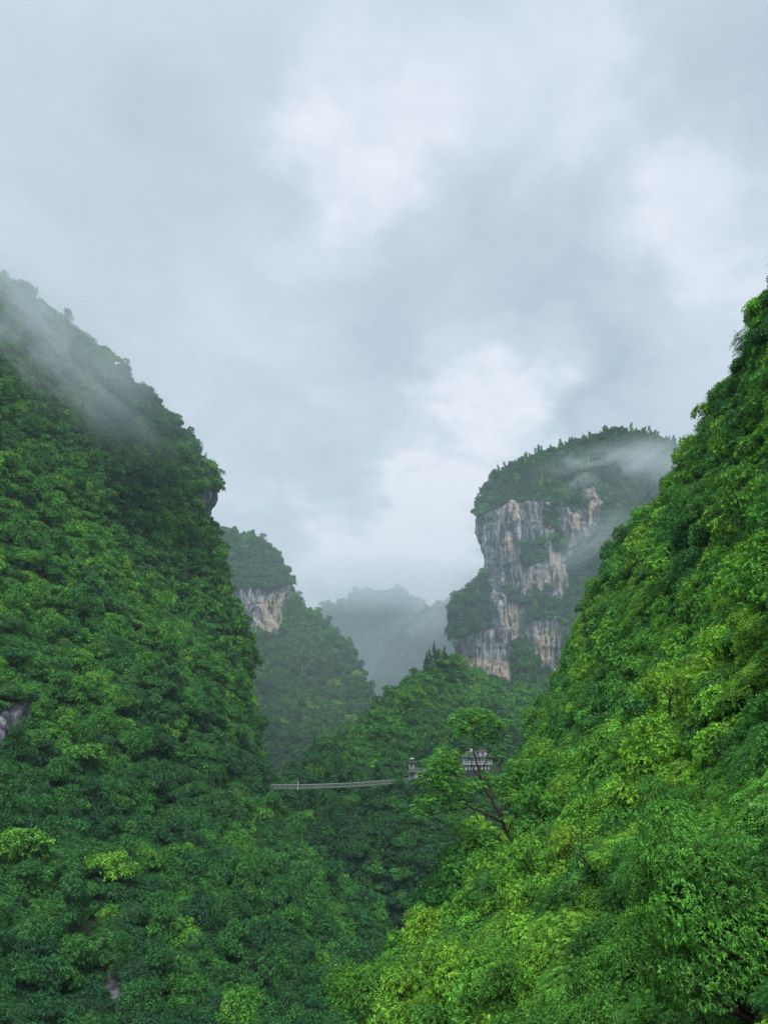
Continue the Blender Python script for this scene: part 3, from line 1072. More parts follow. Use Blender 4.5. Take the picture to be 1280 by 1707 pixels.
# which trees show largest: nearest first into a coarse coverage grid
GW, GH = 320, 427
cover = np.zeros((GH, GW), bool)
cx, cyy, cf = project(base + np.array([0, 0, .8]) * Rd[:, None])
vis = np.zeros(len(Pt))
for i in np.argsort(Ds):
    x, y, rr_ = cx[i] / 4, cyy[i] / 4, F * Rd[i] / cf[i] / 4 * 0.95
    x0, x1 = int(max(0, x - rr_)), int(min(GW, x + rr_ + 1))
    y0, y1 = int(max(0, y - rr_ * .8)), int(min(GH, y + rr_ * .8 + 1))
    if x1 <= x0 or y1 <= y0:
        continue
    sub = cover[y0:y1, x0:x1]
    if sub.all():
        continue
    yy, xx = np.mgrid[y0:y1, x0:x1]
    disc = ((xx + .5 - x) / max(rr_, .7)) ** 2 + ((yy + .5 - y) / max(rr_ * .8, .7)) ** 2 < 1
    vis[i] = (disc & ~sub).sum()
    sub |= disc
print('visible', (vis > 0).sum(), 'of', len(Pt), 'lods', np.bincount(lod))

SINGLE = 285
single = np.argsort(-vis)[:SINGLE]
is_single = np.zeros(len(Pt), bool)
is_single[single] = True
SLOPE = {'right_hillside': 'the near right hillside', 'left_mountain': 'the left mountain wall', 'middle_slope': 'the middle slope'}


def shade_word(t_):
    return ('deep green' if t_ < .27 else 'mid green' if t_ < .42 else 'fresh green' if t_ < .58 else 'light green' if t_ < .74 else 'yellow green' if t_ < .91 else 'ochre brown')


FORM = {'round': 'rounded', 'tall': 'upright', 'umbrella': 'flat', 'cone': 'pointed'}


def place_tree(lodname, k, loc, eul_, scl_, tint_, label, group):
    cme, tme, shp = PROTO[lodname][k]
    root = bpy.data.objects.new('broadleaf_tree', None)
    C.objects.link(root)
    root.location = loc
    root.rotation_euler = eul_
    root.scale = scl_
    root.empty_display_size = 0.3
    tag(root, label, 'tree', group)
    for nm, me in (('crown', cme), ('trunk', tme)):
        o = bpy.data.objects.new(nm, me)
        C.objects.link(o)
        o.parent = root
        if nm == 'crown':
            o['tint'] = float(tint_)
    return root


ORD = ['first', 'second', 'third', 'fourth', 'fifth', 'sixth', 'seventh', 'eighth', 'ninth', 'tenth', 'eleventh', 'twelfth']
CNT = ['', 'one', 'two', 'three', 'four', 'five', 'six', 'seven', 'eight', 'nine', 'ten', 'eleven', 'twelve']
desc = {}
for i in single:
    q = int(min(lod[i], 2))
    k = int(kidx[i]) if q == lod[i] else 0
    x_, y_ = cx[i], cyy[i]
    if PN[Own[i]] == 'right_hillside':
        place = ('high on right hillside' if y_ < 850 else
                 ('left edge of' if x_ < 905 else 'within' if x_ < 1090 else 'far side of') + ' right hillside' + (' above' if y_ < 1190 else ' beside' if y_ < 1330 else ' below') + ' bridge'
                 if y_ < 1500 else 'foot of right hillside, ' + ('centre' if x_ < 860 else 'right of centre' if x_ < 1080 else 'right corner'))
    elif PN[Own[i]] == 'left_mountain':
        place = ('high on left wall' if y_ < 1000 else 'halfway down left wall' if y_ < 1250 else 'low on left wall' if y_ < 1480 else 'foot of left wall') + (' at photo edge' if x_ < 130 else '' if x_ < 330 else ' near gorge')
    else:
        place = 'on the middle slope in the gorge'
    desc[i] = (shade_word(Ti[i]), FORM[PROTO[LODS[q]][k][2]], place, q, k)
bins = {}
for i in single:
    bins.setdefault(desc[i][:3], []).append(i)
for (sw, fm, place), mem in bins.items():
    mem.sort(key=lambda j: cx[j])
    groups_ = [mem] if len(mem) <= 12 else [[j for j in mem if cyy[j] < np.median(cyy[mem])], [j for j in mem if cyy[j] >= np.median(cyy[mem])]]
    for gi_, ms in enumerate(groups_):
        pre = '' if len(groups_) == 1 else ('upper ' if gi_ == 0 else 'lower ')
        for n_, i in enumerate(ms):
            _, _, _, q, k = desc[i]
            if len(ms) == 1:
                lb = '%s%s %s tree %s' % (pre, sw, fm, place)
            elif len(ms) <= 12:
                o_ = 'leftmost' if n_ == 0 else 'rightmost' if n_ == len(ms) - 1 else ORD[n_] + ' from left'
                lb = '%s of %s %s%s %s trees %s' % (o_, CNT[len(ms)], pre, sw, fm, place)
            else:
                lb = '%s%s %s tree %s' % (pre, sw, fm, place)
            place_tree(LODS[q], k, base[i], eul[i], scl[i], Ti[i], lb, 'trees on %s' % SLOPE.get(PN[Own[i]], 'the far mountains'))

# the rest: one forest mass per slope
for oi, nm in enumerate(PN):
    m_ = (Own == oi) & ~is_single
    if not m_.any():
        continue
    me = bpy.data.meshes.new('forest')
    me.vertices.add(int(m_.sum()))
    me.vertices.foreach_set('co', base[m_].astype(np.float32).ravel())
    for an, typ, arr, key in (('lod', 'INT', lod[m_], 'value'), ('idx', 'INT', kidx[m_], 'value'), ('rot', 'FLOAT_VECTOR', eul[m_], 'vector'),
                              ('scl', 'FLOAT_VECTOR', scl[m_], 'vector'), ('tint', 'FLOAT', Ti[m_], 'value')):
        at_ = me.attributes.new(an, typ, 'POINT')
        at_.data.foreach_set(key, np.ascontiguousarray(arr, np.int32 if typ == 'INT' else np.float32).ravel())
    o = link('forest', me)
    md = o.modifiers.new('trees', 'NODES')
    md.node_group = GN
    tag(o, {'right_hillside': 'dense bright green woodland covering the near right hillside',
            'left_mountain': 'dense dark green woodland clinging to the left mountain wall',
            'middle_slope': 'green woodland on the middle slope around the footbridge',
            'cliff_mountain': 'woodland on the ledges and top of the right cliff mountain',
            'cliff_buttress': 'woodland on top of the lower rock buttress',
            'far_left_mountain': 'bluish green woodland on the mountain with the pale cliff band',
            'hazy_mountain': 'hazy woodland on the mountain at the end of the gorge',
            'distant_mountain': 'faint blue woodland on the most distant mountain'}[nm], 'forest', None, 'stuff')

# ------------------------------------------------------------------ built things
def hit(px, py, name):
    """nearest terrain point seen at a pixel"""
    S, N, _ = TERR[name]
    x, y, f_ = project(S)
    d = (x - px) ** 2 + (y - py) ** 2
    near = d < max(9.0, d.min() * 2.0)
    dist = np.where(near, S[..., 1], 1e9)
    j = np.unravel_index(np.argmin(dist), dist.shape)
    return at(px, py, float(S[j][1]))


class MB:
    def __init__(self):
        self.p = []

    def box(self, c, s, rz=0.0, taper=1.0, ry=0.0):
        x, y, z = [v / 2 for v in s]
        V = np.array([(-x, -y, -z), (x, -y, -z), (x, y, -z), (-x, y, -z), (-x * taper, -y * taper, z), (x * taper, -y * taper, z), (x * taper, y * taper, z), (-x * taper, y * taper, z)])
        cr2, s2 = math.cos(ry), math.sin(ry)
        V = V @ np.array([[cr2, 0, -s2], [0, 1, 0], [s2, 0, cr2]])
        c2, s2 = math.cos(rz), math.sin(rz)
        V = V @ np.array([[c2, s2, 0], [-s2, c2, 0], [0, 0, 1]]) + np.array(c)
        Fq = np.array([(0, 3, 2, 1), (4, 5, 6, 7), (0, 1, 5, 4), (1, 2, 6, 5), (2, 3, 7, 6), (3, 0, 4, 7)])
        self.p.append((V, Fq))
        return self

    def bar(self, a, b, r_=0.03, seg=5):
        self.p.append(tube([a, (np.array(a) + np.array(b)) / 2, b], [r_] * 3, seg))
        return self

    def line(self, pts, r_, seg=5):
        self.p.append(tube(pts, [r_] * len(pts), seg))
        return self

    def roof(self, w, d, z0, h, ridge=0.5, flare=0.15, thick=0.12, c=(0, 0)):
        """hipped roof with slightly upturned eaves; rings from eave to ridge"""
        rings = []
        for q in np.linspace(0, 1, 5):
            k = (1 - q)
            ww = ridge * w / 2 + (w / 2 - ridge * w / 2) * k
            dd_ = 0.02 * d + (d / 2 - 0.02 * d) * k
            zz_ = z0 + h * (q ** (1 - flare * 1.0) if q else 0)
            pts = []
            n_ = 6
            for (ax, ay), (bx, by) in (((-1, -1), (1, -1)), ((1, -1), (1, 1)), ((1, 1), (-1, 1)), ((-1, 1), (-1, -1))):
                for s_ in range(n_):
                    u_ = s_ / n_
                    lift = flare * h * k * (abs(2 * u_ - 1) ** 3)
                    pts.append((c[0] + (ax + (bx - ax) * u_) * ww, c[1] + (ay + (by - ay) * u_) * dd_, zz_ + lift))
            rings.append(pts)
        rings.insert(0, [(x, y, z - thick) for x, y, z in rings[0]])
        V = np.array(rings).reshape(-1, 3)
        m_ = len(rings[0])
        Fq = [(i * m_ + j, i * m_ + (j + 1) % m_, (i + 1) * m_ + (j + 1) % m_, (i + 1) * m_ + j) for i in range(len(rings) - 1) for j in range(m_)]
        k = (len(rings) - 1) * m_
        for j in range(1, m_ // 2):
            Fq.append((k + j - 1, k + j, k + m_ - j - 1, k + m_ - j))
        for j in range(1, m_ // 2):
            Fq.append((j, j - 1, m_ - j, m_ - j - 1))
        self.p.append((V, np.array(Fq)))
        return self

    def build(self, name, m, parent=None, smooth_=False):
        V, Fq = join(self.p)
        return link(name, new_mesh(name, V, Fq, [m], smooth_shade=smooth_), parent)


def empty(name, loc, rz=0.0):
    o = bpy.data.objects.new(name, None)
    C.objects.link(o)
    o.location = loc
    o.rotation_euler = (0, 0, rz)
    o.empty_display_size = 0.5
    return o


M_STEEL = plain('weathered_steel', (0.09, 0.13, 0.12), (0.22, 0.27, 0.25), 1.5, 0.55, 0.1)
M_RAIL = plain('painted_rail', (0.17, 0.21, 0.20), (0.29, 0.34, 0.32), 1.2, 0.5, 0.1)
M_PLANK = plain('grey_planks', (0.10, 0.10, 0.09), (0.2, 0.19, 0.17), 1.0, 0.8, 0.2)
M_STONE = plain('pale_stone', (0.20, 0.23, 0.22), (0.36, 0.38, 0.36), 0.8, 0.8, 0.2)
M_TILE = plain('grey_roof_tile', (0.035, 0.037, 0.04), (0.09, 0.092, 0.092), 1.4, 0.7, 0.2)
M_DARK = plain('dark_timber', (0.02, 0.018, 0.016), (0.06, 0.05, 0.045), 1.4, 0.7, 0.2)
M_WHITE = plain('white_render', (0.26, 0.30, 0.34), (0.44, 0.47, 0.51), 0.7, 0.7, 0.1)
M_GLASS, tg = mat('window_glass')
pg = principled(tg, (0.03, 0.04, 0.05), 0.08, 0.8)
finish(M_GLASS, tg, pg.outputs[0])

# --- footbridge across the gorge
RT = at(687, 1301.5, 341.0)
LT = at(425, 1313.5, 288.0)
br = empty('footbridge', RT)
tag(br, 'long slender footbridge with mesh railings spanning the gorge behind the left mountain wall', 'bridge')
V0 = np.array(LT) - np.array(RT)
LEN = float(np.linalg.norm(V0[:2]))
dirh = V0 / np.linalg.norm(V0)
side = unit(np.cross(dirh, np.array([0, 0, 1.0])))


def deckp(s, off=0.0, up=0.0):
    """s 0..1 from tower to far end, small sag"""
    sag = -0.9 * 4 * s * (1 - s)
    return V0 * s + side * off + np.array([0, 0, sag + up])


NSEG = 40
ss = np.linspace(0, 1, NSEG + 1)
for i in range(NSEG):
    a, b = deckp(ss[i] + .0008), deckp(ss[i + 1] - .0008)
    c_ = (a + b) / 2
    mb = MB()
    mb.box(c_, (np.linalg.norm(b - a), 2.2, 0.14), math.atan2(dirh[1], dirh[0]), 1.0, math.atan2((b - a)[2], np.linalg.norm((b - a)[:2])) * 1.0)
    mb.build('deck_panel', M_PLANK, br)
post_me = None
for i in range(NSEG + 1):
    for off in (-1.12, 1.12):
        if post_me is None:
            post_me = MB().box((0, 0, 0.45), (0.10, 0.10, 1.3), 0, 0.8).build('post', M_STEEL, br).data
            o = br.children[-1]
        else:
            o = link('post', post_me, br)
        o.location = deckp(ss[i], off)
for off in (-1.12, 1.12):
    MB().line([deckp(s, off, 1.10) for s in np.linspace(0, 1, 60)], 0.09).build('handrail', M_RAIL, br, True)
    MB().line([deckp(s, off, 0.62) for s in np.linspace(0, 1, 60)], 0.04).build('mid_rail', M_STEEL, br, True)
    MB().line([deckp(s, off, -0.24) for s in np.linspace(0, 1, 60)], 0.09).build('main_cable', M_STEEL, br, True)
    mb = MB()
    for s in np.linspace(0, 1, 170):
        mb.box(deckp(s, off, 0.42), (0.035, 0.035, 1.3))
    tag(mb.build('railing_wires', M_STEEL, br), kind='stuff')
for i in range(0, NSEG, 2):
    s = (ss[i] + ss[i + 1]) / 2
    MB().bar(deckp(s, -1.12, -.24), deckp(s, 1.12, -.24), 0.06).build('crossbeam', M_STEEL, br)
o = MB().box(deckp(0.77, -1.2, 0.75), (0.34, 0.34, 3.0)).box(deckp(0.77, -1.2, 2.3), (0.5, 0.5, 0.16)).build('marker_post', M_WHITE, br)
tag(o, 'short white post on the bridge railing')

# --- gatehouse with its twin shafted tower at the right bridge end
gh = empty('bridge_gatehouse', RT, R(-14))
tag(gh, 'small stone gatehouse with a slim tower where the footbridge meets the slope', 'gatehouse')
for x, y in ((-0.8, -0.7), (0.8, -0.7), (-0.8, 0.7), (0.8, 0.7)):
    MB().box((x, y, 3.5), (0.55, 0.5, 7.0), 0, 0.9).build('column', M_STONE, gh)
MB().box((0.25, 0.2, 3.4), (1.2, 0.7, 6.8)).build('tower_wall', M_STONE, gh)
MB().box((0, 0, 7.15), (2.9, 2.5, 0.22)).build('tower_slab', M_STONE, gh)
MB().roof(3.4, 3.0, 7.35, 0.75, 0.3, 0.25).build('tower_roof', M_TILE, gh)
MB().box((0, 0, 8.3), (1.1, 1.0, 0.8)).build('lantern', M_DARK, gh)
MB().roof(2.0, 1.8, 8.7, 0.6, 0.15, 0.3).build('lantern_roof', M_STONE, gh)
MB().box((3.6, 0.6, 1.9), (4.4, 3.4, 3.8)).build('wall', M_DARK, gh)
MB().box((2.0, -1.3, 1.7), (1.2, 0.35, 3.6)).build('pier', M_STONE, gh)
MB().box((3.4, 0.5, -0.7), (7.6, 4.6, 1.5)).build('plinth', M_TILE, gh)
MB().box((4.9, -1.16, 1.9), (1.5, 0.16, 1.5)).build('window', M_GLASS, gh)
MB().box((4.9, -1.26, 1.1), (1.8, 0.18, 0.14)).build('window_sill', M_STONE, gh)
MB().roof(8.2, 5.2, 3.85, 1.25, 0.35, 0.22, 0.22, (2.7, 0.4)).build('roof', M_TILE, gh)
MB().box((2.7, -2.15, 3.72), (7.6, 0.16, 0.2)).build('eave_board', M_STONE, gh)
for x in (-0.9, 6.2):
    MB().box((x, -1.9, -3.2), (0.5, 0.5, 5.0)).build('stilt', M_STONE, gh)

# --- white pavilion on the slope behind the open tree
pp = hit(794, 1283, 'middle_slope')
pp = at(794, 1281, float(pp[1]) - 16)
pv_ = empty('hillside_pavilion', (pp[0], pp[1] - 3.0, pp[2] + 0.6), R(6))
tag(pv_, 'white walled pavilion with a grey roof and balcony, half hidden behind the open branched tree', 'pavilion')
K = pp[1] / F  # metres per photo pixel there
W = 46 * K
MB().box((0, 3.4, 1.5), (W * .92, 6.4, 5.0)).build('wall', M_WHITE, pv_)
MB().box((0, 0.2, 1.35), (W * 1.04, 1.9, 0.30)).build('balcony_floor', M_WHITE, pv_)
MB().box((0, 2.5, -5.6), (W * .85, 5.6, 9.2)).build('base_wall', M_DARK, pv_)
for i in range(9):
    x = -W * .5 + W * i / 8
    MB().box((x, -0.55, 3.05), (0.26, 0.26, 3.1)).build('pillar', M_WHITE, pv_)
    MB().box((x * .9, -0.4, -4.6), (0.35, 0.35, 11.6)).build('stilt', M_DARK, pv_)
for i in range(4):
    x = -W * .36 + W * .72 * i / 3
    f0 = MB().box((x, 0.16, 2.75), (1.25, 0.14, 2.0)).build('window', M_DARK, pv_)
    MB().box((x, 0.06, 2.75), (1.0, 0.08, 1.75)).build('pane', M_GLASS, f0)
MB().box((0, -0.62, 2.45), (W * 1.03, 0.10, 0.14)).build('handrail', M_RAIL, pv_)
mb = MB()
for i in range(70):
    mb.box((-W * .51 + W * 1.02 * i / 69, -0.62, 1.95), (0.07, 0.05, 0.95))
tag(mb.build('balusters', M_RAIL, pv_), kind='stuff')
MB().roof(W * 1.08, 8.6, 4.4, 2.5, 0.55, 0.12, 0.3, (0, 3.3)).build('roof', M_TILE, pv_)
MB().box((0.2 * W, 1.0, 5.9), (W * .26, 2.2, 1.8)).build('dormer', M_WHITE, pv_)
MB().box((0.2 * W, -0.16, 5.9), (1.2, 0.14, 0.9)).build('dormer_window', M_GLASS, pv_)
MB().roof(W * .32, 3.0, 6.8, .8, 0.4, 0.15, 0.15, (0.2 * W, 1.1)).build('dormer_roof', M_TILE, pv_)
MB().box((-0.13 * W, 3.0, 7.3), (1.9, 1.4, 1.3)).build('water_tank', M_WHITE, pv_)


# --- open branched tree in front of them
def wobble(pts, r, n_=4, amp=0.05):
    P_ = catmull(np.array(pts, float), (len(pts) - 1) * n_ + 1)
    L = np.linalg.norm(P_[-1] - P_[0])
    P_[1:-1] += r.normal(0, amp * L / n_ * .25, P_[1:-1].shape)
    return P_


def open_tree():
    r = np.random.default_rng(77)
    b = hit(876, 1452, 'right_hillside')
    D = float(b[1])
    s = D / F
    root = empty('broadleaf_tree', b)
    tag(root, 'tall open tree with bare dark limbs and feathery light green crown, right of the footbridge', 'tree')
    q = lambda px, py, dd=0.0: at(px, py, D + dd * s) - b
    parts = []

    def limb(pts, r0, r1):
        P_ = wobble([q(*p_) for p_ in pts], r)
        parts.append(tube(P_, np.linspace(r0, r1, len(P_)) * s * 0.62, 7))
        return P_
    limb([(882, 1470, 0), (872, 1440, 0), (858, 1412, 2), (845, 1390, 4), (838, 1370, 4), (826, 1345, 2), (810, 1318, 0), (803, 1300, -4), (797, 1280, -8), (791, 1255, -10), (789, 1225, -8), (786, 1205, -4)], 6.2, 1.2)
    limb([(838, 1372, 4), (822, 1362, -8), (800, 1352, -18), (782, 1345, -26), (775, 1335, -30), (766, 1322, -36), (750, 1316, -40), (735, 1308, -42)], 4.0, 0.9)
    limb([(782, 1345, -26), (760, 1350, -30), (742, 1352, -34), (722, 1358, -36)], 1.8, 0.6)
    limb([(838, 1370, 4), (836, 1345, 14), (838, 1328, 20), (848, 1325, 24), (858, 1305, 28), (864, 1285, 30), (866, 1268, 30)], 3.2, 0.8)
    limb([(812, 1322, 0), (815, 1305, 10), (806, 1285, 20), (812, 1262, 26), (822, 1240, 26)], 2.6, 0.7)
    limb([(803, 1300, -4), (790, 1285, -14), (782, 1262, -22), (770, 1250, -26)], 2.0, 0.6)
    limb([(845, 1392, 4), (852, 1370, -20), (862, 1350, -34), (872, 1335, -40)], 2.0, 0.6)
    limb([(858, 1412, 2), (836, 1404, 20), (812, 1398, 30), (785, 1392, 36)], 2.2, 0.6)
    CL = [(770, 1203, -4, 17), (796, 1196, 6, 19), (818, 1212, 10, 17), (783, 1222, -12, 18), (806, 1232, 14, 17), (832, 1228, 20, 13),
          (745, 1262, -30, 17), (728, 1280, -34, 20), (754, 1290, -38, 18), (716, 1302, -40, 17),
          (742, 1312, -42, 18), (764, 1318, -30, 15), (730, 1335, -38, 18), (708, 1338, -40, 12), (700, 1350, -40, 9), (704, 1360, -38, 8), (752, 1348, -30, 15),
          (866, 1280, 30, 18), (850, 1300, 26, 16), (872, 1310, 28, 17), (862, 1335, -30, 17), (880, 1345, -40, 16), (838, 1310, 18, 12),
          (812, 1300, 12, 12), (790, 1312, -14, 12), (800, 1398, 30, 20), (775, 1392, 34, 18), (822, 1412, 20, 17), (760, 1376, 30, 16), (800, 1345, 10, 10), (770, 1256, -20, 8), (826, 1262, 24, 9), (780, 1188, 0, 11), (810, 1198, 8, 13), (836, 1205, 14, 11), (756, 1214, -8, 10), (738, 1268, -34, 13), (722, 1312, -40, 14), (762, 1334, -32, 12), (870, 1292, 30, 14), (848, 1322, 22, 13), (856, 1360, -34, 12), ]
    # twigs from the clump to the nearest limb point
    LP = np.concatenate([p_[0] for p_ in parts])
    bs, dd_, ns_, ls, tones = [], [], [], [], []
    for (px, py, dz, rr_) in CL:
        c = q(px, py, dz)
        Rr = rr_ * s
        j = np.argmin(np.linalg.norm(LP - c, axis=1) + 0.6 * np.maximum(0, LP[:, 2] - c[2]))
        a = LP[j]
        mid = (a + c) / 2 + r.normal(0, .06 * np.linalg.norm(c - a), 3)
        parts.append(tube([a, mid, c], [0.9 * s * .7, .6 * s * .7, .4 * s * .7], 5))
        for k in range(6):
            e_ = c + sphere_dirs(r, 1, -0.2)[0] * Rr * np.array([1, 1, .55]) * .95
            parts.append(tube([c, (c + e_) / 2 + r.normal(0, .05 * Rr, 3), e_], [.3 * s, .22 * s, .1 * s], 4))
        nt = int(52 * (rr_ / 15) ** 2)
        d_ = sphere_dirs(r, nt, -.5)
        tip = c + d_ * (Rr * (1 - .55 * r.random((nt, 1)) ** 1.5)) * np.array([1.08, 1.08, .92])
        h = unit(d_ * np.array([1, 1, .15]) + r.normal(0, .35, (nt, 3)) * np.array([1, 1, .3]))
        sd = unit(np.cross(h, np.array([0, 0, 1.0])))
        RL = r.uniform(.35, .62, nt)
        at_ = np.clip(.5 + .25 * r.normal(size=nt) + .3 * d_[:, 2], 0, 1)  # leaf tone: random, lighter towards the top of each clump
        for w_ in range(6):
            f_ = (w_ + .5) / 6
            pos = tip + h * (RL * f_)[:, None] + np.array([0, 0, 1.0]) * (RL * (.3 * f_ - .55 * f_ * f_))[:, None]
            for s_ in (-1, 1):
                bs.append(pos)
                dd_.append(unit(sd * s_ + h * .5 + np.array([0, 0, -.25]) + r.normal(0, .12, (nt, 3))))
                ns_.append(unit(np.array([0, 0, 1.0]) + r.normal(0, .2, (nt, 3))))
                ls.append(.18 * r.uniform(.8, 1.15, nt))
                tones.append(at_)
    L = np.concatenate(ls)
    V, Fc_ = leaf_geo(np.concatenate(bs), np.concatenate(dd_), np.concatenate(ns_), L, L * .27, .1, .05)
    tone = np.clip(np.concatenate(tones), 0, 1)
    me = new_mesh('crown', V, Fc_, [M_LEAF], attrs=[('leaf_tone', 'FACE', 'FLOAT', np.repeat(tone, 2))])
    o = link('crown', me, root)
    o['tint'] = 0.56
    Vt, Ft = join(parts)
    link('trunk', new_mesh('trunk', Vt, Ft, [M_BARK], smooth_shade=True), root)
    print('open tree at', D, 'leaves', len(L))


open_tree()

for px, py, h_, w_ in ((711, 1110, 9.0, 2.3), (716, 1107, 10.5, 2.5), (724, 1104, 13.0, 2.9), (731, 1105, 9.5, 2.5), (741, 1101, 10.0, 2.6)):
    b = hit(px, py + 4, 'middle_slope')
    t_ = place_tree('far', 4, b, (0, 0, px * .7), (w_, w_, h_ / 2.6), 0.03,
                    'dark pointed conifer on the ridge left of the cliff, %s of five' % {711: 'leftmost', 716: 'second', 724: 'tallest', 731: 'fourth', 741: 'rightmost'}[px], 'conifers on the ridge')
    t_.name = 'conifer_tree'
def bare_tree(px, py, ex, ey, dd, w_, seed, label):
    r = np.random.default_rng(seed)
    b = hit(px, py, 'right_hillside')
    D = float(b[1])
    root = empty('bare_tree', b)
    tag(root, label, 'tree')
    tip = at(ex, ey, D - dd) - b
    parts = []

    def grow(a, d, L, rad, depth):
        n_ = 6
        P_ = [a]
        v = d.copy()
        for k in range(n_):
            v = unit(v + r.normal(0, .13, 3) + np.array([0, 0, .03]))
            P_.append(P_[-1] + v * L / n_)
        parts.append((tube(P_, np.linspace(rad, rad * .45, len(P_)), 5), depth))
        if depth < 3:
            for k in range(4 if depth else 6):
                j = r.integers(2, n_ + 1)
                d2 = unit(v + r.normal(0, .55, 3))
                grow(P_[j], d2, L * r.uniform(.3, .5), rad * .5, depth + 1)
    L = float(np.linalg.norm(tip))
    grow(np.zeros(3), unit(tip), L, w_ * D / F, 0)
    V, Fq = join([p_[0] for p_ in parts if p_[1] == 0])
    link('trunk', new_mesh('trunk', V, Fq, [M_BARK], smooth_shade=True), root)
    V, Fq = join([p_[0] for p_ in parts if p_[1] > 0])
    link('branches', new_mesh('branches', V, Fq, [M_BARK], smooth_shade=True), root)


bare_tree(1135, 1265, 1030, 1160, 3.0, 2.0, 3, 'thin bare branch leaning left above the compound leaved tree, middle of right hillside')
bare_tree(1262, 1010, 1238, 850, 2.0, 2.4, 4, 'upright bare twiggy sapling near the right edge of the photo')
bare_tree(1010, 1560, 985, 1440, 2.0, 1.6, 5, 'thin leafless stem low on the right hillside, left of the bright compound leaved tree')
# --- notable single trees of their own look
NOTABLE = [  # px, py of the crown's foot, patch, crown radius in photo pixels, kind, shape stretch, tint, label
    (1085, 1520, 'right_hillside', 74, 2, 1.0, .70, 'bright green compound leaved tree standing out low on the right hillside'),
    (1130, 1700, 'right_hillside', 60, 4, 1.0, .50, 'leafy bush with long compound leaves at the bottom edge, right of centre'),
    (1262, 930, 'right_hillside', 40, 5, 1.4, .82, 'yellow green leaved tree at the right edge of the photo, halfway up'),
    (1225, 1460, 'right_hillside', 60, 3, 1.0, .70, 'pale green broad leaved bush near the right edge above the dark hollow'),
    (632, 1735, 'right_hillside', 70, 0, 1.0, .60, 'wide pale green tree at the bottom centre, lowest on the right hillside'),
    (905, 1425, 'right_hillside', 24, 1, 1.2, .80, 'small yellow green upright tree just right of the open branched tree'),
    (928, 1262, 'right_hillside', 17, 0, 1.0, .94, 'small olive brown bush on the edge of the right hillside'),
    (1150, 1290, 'right_hillside', 60, 2, 1.0, .66, 'light green tree with spreading compound leaves in the middle of the right hillside'),
    (175, 1500, 'left_mountain', 44, 5, 1.0, .70, 'light yellow green tree with layered branches low on the left wall'),
    (20, 1470, 'left_mountain', 46, 3, 1.0, .62, 'big leaved light green tree at the left edge of the photo, low down'),
    (130, 1290, 'left_mountain', 38, 5, .8, .58, 'flat topped fresh green tree beside the bare rock at the left edge'),
    (300, 1600, 'left_mountain', 34, 0, 1.0, .64, 'light green bush in a dark hollow at the lower left'),
]
for px, py, pn, rp, k, st, ti, lb in NOTABLE:
    b = hit(px, py, pn)
    Rr = rp * np.linalg.norm(b) / F
    lodn = 'near' if pn == 'right_hillside' else 'mid'
    rt = place_tree(lodn, k, b, (0, 0, px * .37), (Rr, Rr, Rr * st), ti, lb, None)

# ------------------------------------------------------------------ drifting mist
def mist(name, label, c, radii, dens, scale, rot=(0, 0, 0), seed=0.0, lo=0.42, hi=0.72, col=(0.86, 0.95, 1.0, 1)):
    m = bpy.data.materials.new('mist_air')
    m.use_nodes = True
    t = m.node_tree
    t.nodes.clear()
    tc_ = t.nodes.new('ShaderNodeTexCoord')
    ln = vmath(t, 'LENGTH', tc_.outputs['Object']).outputs['Value']
    fall = smooth(t, ln, 0.15, 0.98, 1, 0)
    mp = t.nodes.new('ShaderNodeMapping')
    mp.inputs['Location'].default_value = (seed, seed * .7, 0)
    t.links.new(tc_.outputs['Object'], mp.inputs['Vector'])
    nz = noise(t, mp.outputs[0], scale * 1.5, 7, 0.62, 0.9)
    d = mathn(t, 'MULTIPLY', mathn(t, 'MULTIPLY', smooth(t, nz, lo, hi), fall), dens)
    pv = t.nodes.new('ShaderNodeVolumePrincipled')
    pv.inputs['Color'].default_value = col
    t.links.new(d, pv.inputs['Density'])
    om = t.nodes.new('ShaderNodeOutputMaterial')
    t.links.new(pv.outputs[0], om.inputs['Volume'])
    nl, ns = 24, 12
    V = [(0, 0, 1)]
    for i in range(1, ns):
        p_ = math.pi * i / ns
        for j in range(nl):
            a = 2 * math.pi * j / nl
            V.append((math.sin(p_) * math.cos(a), math.sin(p_) * math.sin(a), math.cos(p_)))
    V.append((0, 0, -1))
    T = []
    for j in range(nl):
        k = (j + 1) % nl
        T.append((0, 1 + j, 1 + k))
        for i in range(ns - 2):
            a, b = 1 + i * nl, 1 + (i + 1) * nl
            T += [(a + j, b + j, b + k), (a + j, b + k, a + k)]
        a = 1 + (ns - 2) * nl
        T.append((a + j, len(V) - 1, a + k))
    o = link(name, new_mesh(name, np.array(V), np.array(T), [m]), None, c)
    o.scale = radii
    o.rotation_euler = rot
    tag(o, label, kind='stuff')
    return o


mist('mist', 'thin mist drifting across the top of the left mountain', at(60, 560, 312), (100, 34, 34), 0.040, 1.5, (0, R(38), 0), 1.0, .42, .62)
mist('mist', 'soft veil of cloud over the ridge of the left mountain', at(20, 500, 322), (95, 40, 40), 0.016, .8, (0, R(38), 0), 11.0, .25, .62)
mist('mist', 'soft veil of cloud on the right end of the cliff mountain top', at(1075, 775, 660), (70, 45, 36), 0.020, .8, (0, R(-5), 0), 12.3, .25, .62)
mist('mist', 'wisp of cloud on the wooded top of the right cliff mountain', at(1020, 800, 650), (105, 40, 44), 0.040, 1.6, (0, R(-12), 0), 2.3, .43, .62)
mist('mist', 'thin mist behind the edge of the right hillside below the cliff top', at(985, 900, 590), (66, 26, 18), 0.022, 1.8, (0, R(-38), 0), 4.1, .33, .66)
mist('mist', 'small mist wisp beside the cliff foot', at(780, 975, 650), (30, 26, 26), 0.018, 1.8, (0, R(-30), 0), 6.1, .33, .66)
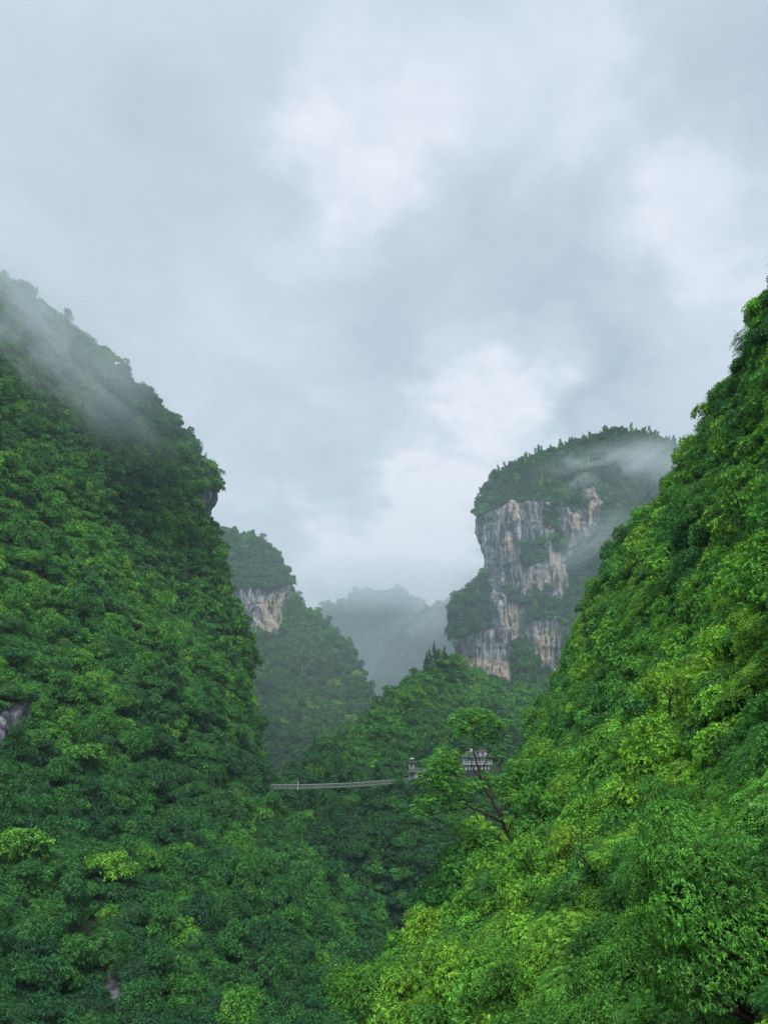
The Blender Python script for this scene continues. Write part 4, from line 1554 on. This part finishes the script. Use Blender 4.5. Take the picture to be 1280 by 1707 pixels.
mist('mist', 'low cloud sitting on the distant mountain tops', at(640, 975, 1800), (520, 260, 80), 0.0050, 1.6, (0, 0, 0), 3.3, .22, .55)
mist('mist', 'mist wrapping the shoulder of the hazy mountain', at(735, 1015, 1080), (95, 90, 50), 0.009, 1.5, (0, R(-25), 0), 5.2, .30, .60)
mist('mist', 'pale mist lying in the far end of the gorge', at(610, 1120, 1000), (260, 230, 120), 0.0014, 1.0, (0, 0, 0), 7.7, .1, .6, (0.76, 0.90, 1.0, 1))
mist('mist', 'damp air hanging between the cliff mountains', (20, 620, 60), (420, 340, 240), 0.0015, 0.9, (0, 0, 0), 8.8, .1, .7, (0.76, 0.90, 1.0, 1))
mist('mist', 'damp air under the cloud on the upper left mountain', (-150, 330, 170), (170, 95, 110), 0.0034, 1.0, (0, 0, 0), 9.9, .1, .7, (0.78, 0.95, 1.0, 1))

# ------------------------------------------------------------------ haze
def box_mesh(name, lo, hi, m):
    x0, y0, z0 = lo
    x1, y1, z1 = hi
    V = np.array([(x0, y0, z0), (x1, y0, z0), (x1, y1, z0), (x0, y1, z0), (x0, y0, z1), (x1, y0, z1), (x1, y1, z1), (x0, y1, z1)], float)
    Fq = np.array([(0, 3, 2, 1), (4, 5, 6, 7), (0, 1, 5, 4), (1, 2, 6, 5), (2, 3, 7, 6), (3, 0, 4, 7)])
    return new_mesh(name, V, Fq, [m])


mh = bpy.data.materials.new('haze_air')
mh.use_nodes = True
t = mh.node_tree
t.nodes.clear()
pv = t.nodes.new('ShaderNodeVolumePrincipled')
pv.inputs['Color'].default_value = (0.72, 0.92, 1.0, 1)
pv.inputs['Density'].default_value = 0.00014
pv.inputs['Anisotropy'].default_value = 0.1
om = t.nodes.new('ShaderNodeOutputMaterial')
t.links.new(pv.outputs[0], om.inputs['Volume'])
zmax = max(float(v[0][..., 2].max()) for v in TERR.values())
print('terrain top', zmax)
hz = link('haze', box_mesh('haze', (-3000, -3000, GROUND_Z - 6), (3000, 3000, zmax + 25), mh))
tag(hz, 'thin blue grey haze filling the whole gorge', kind='stuff')
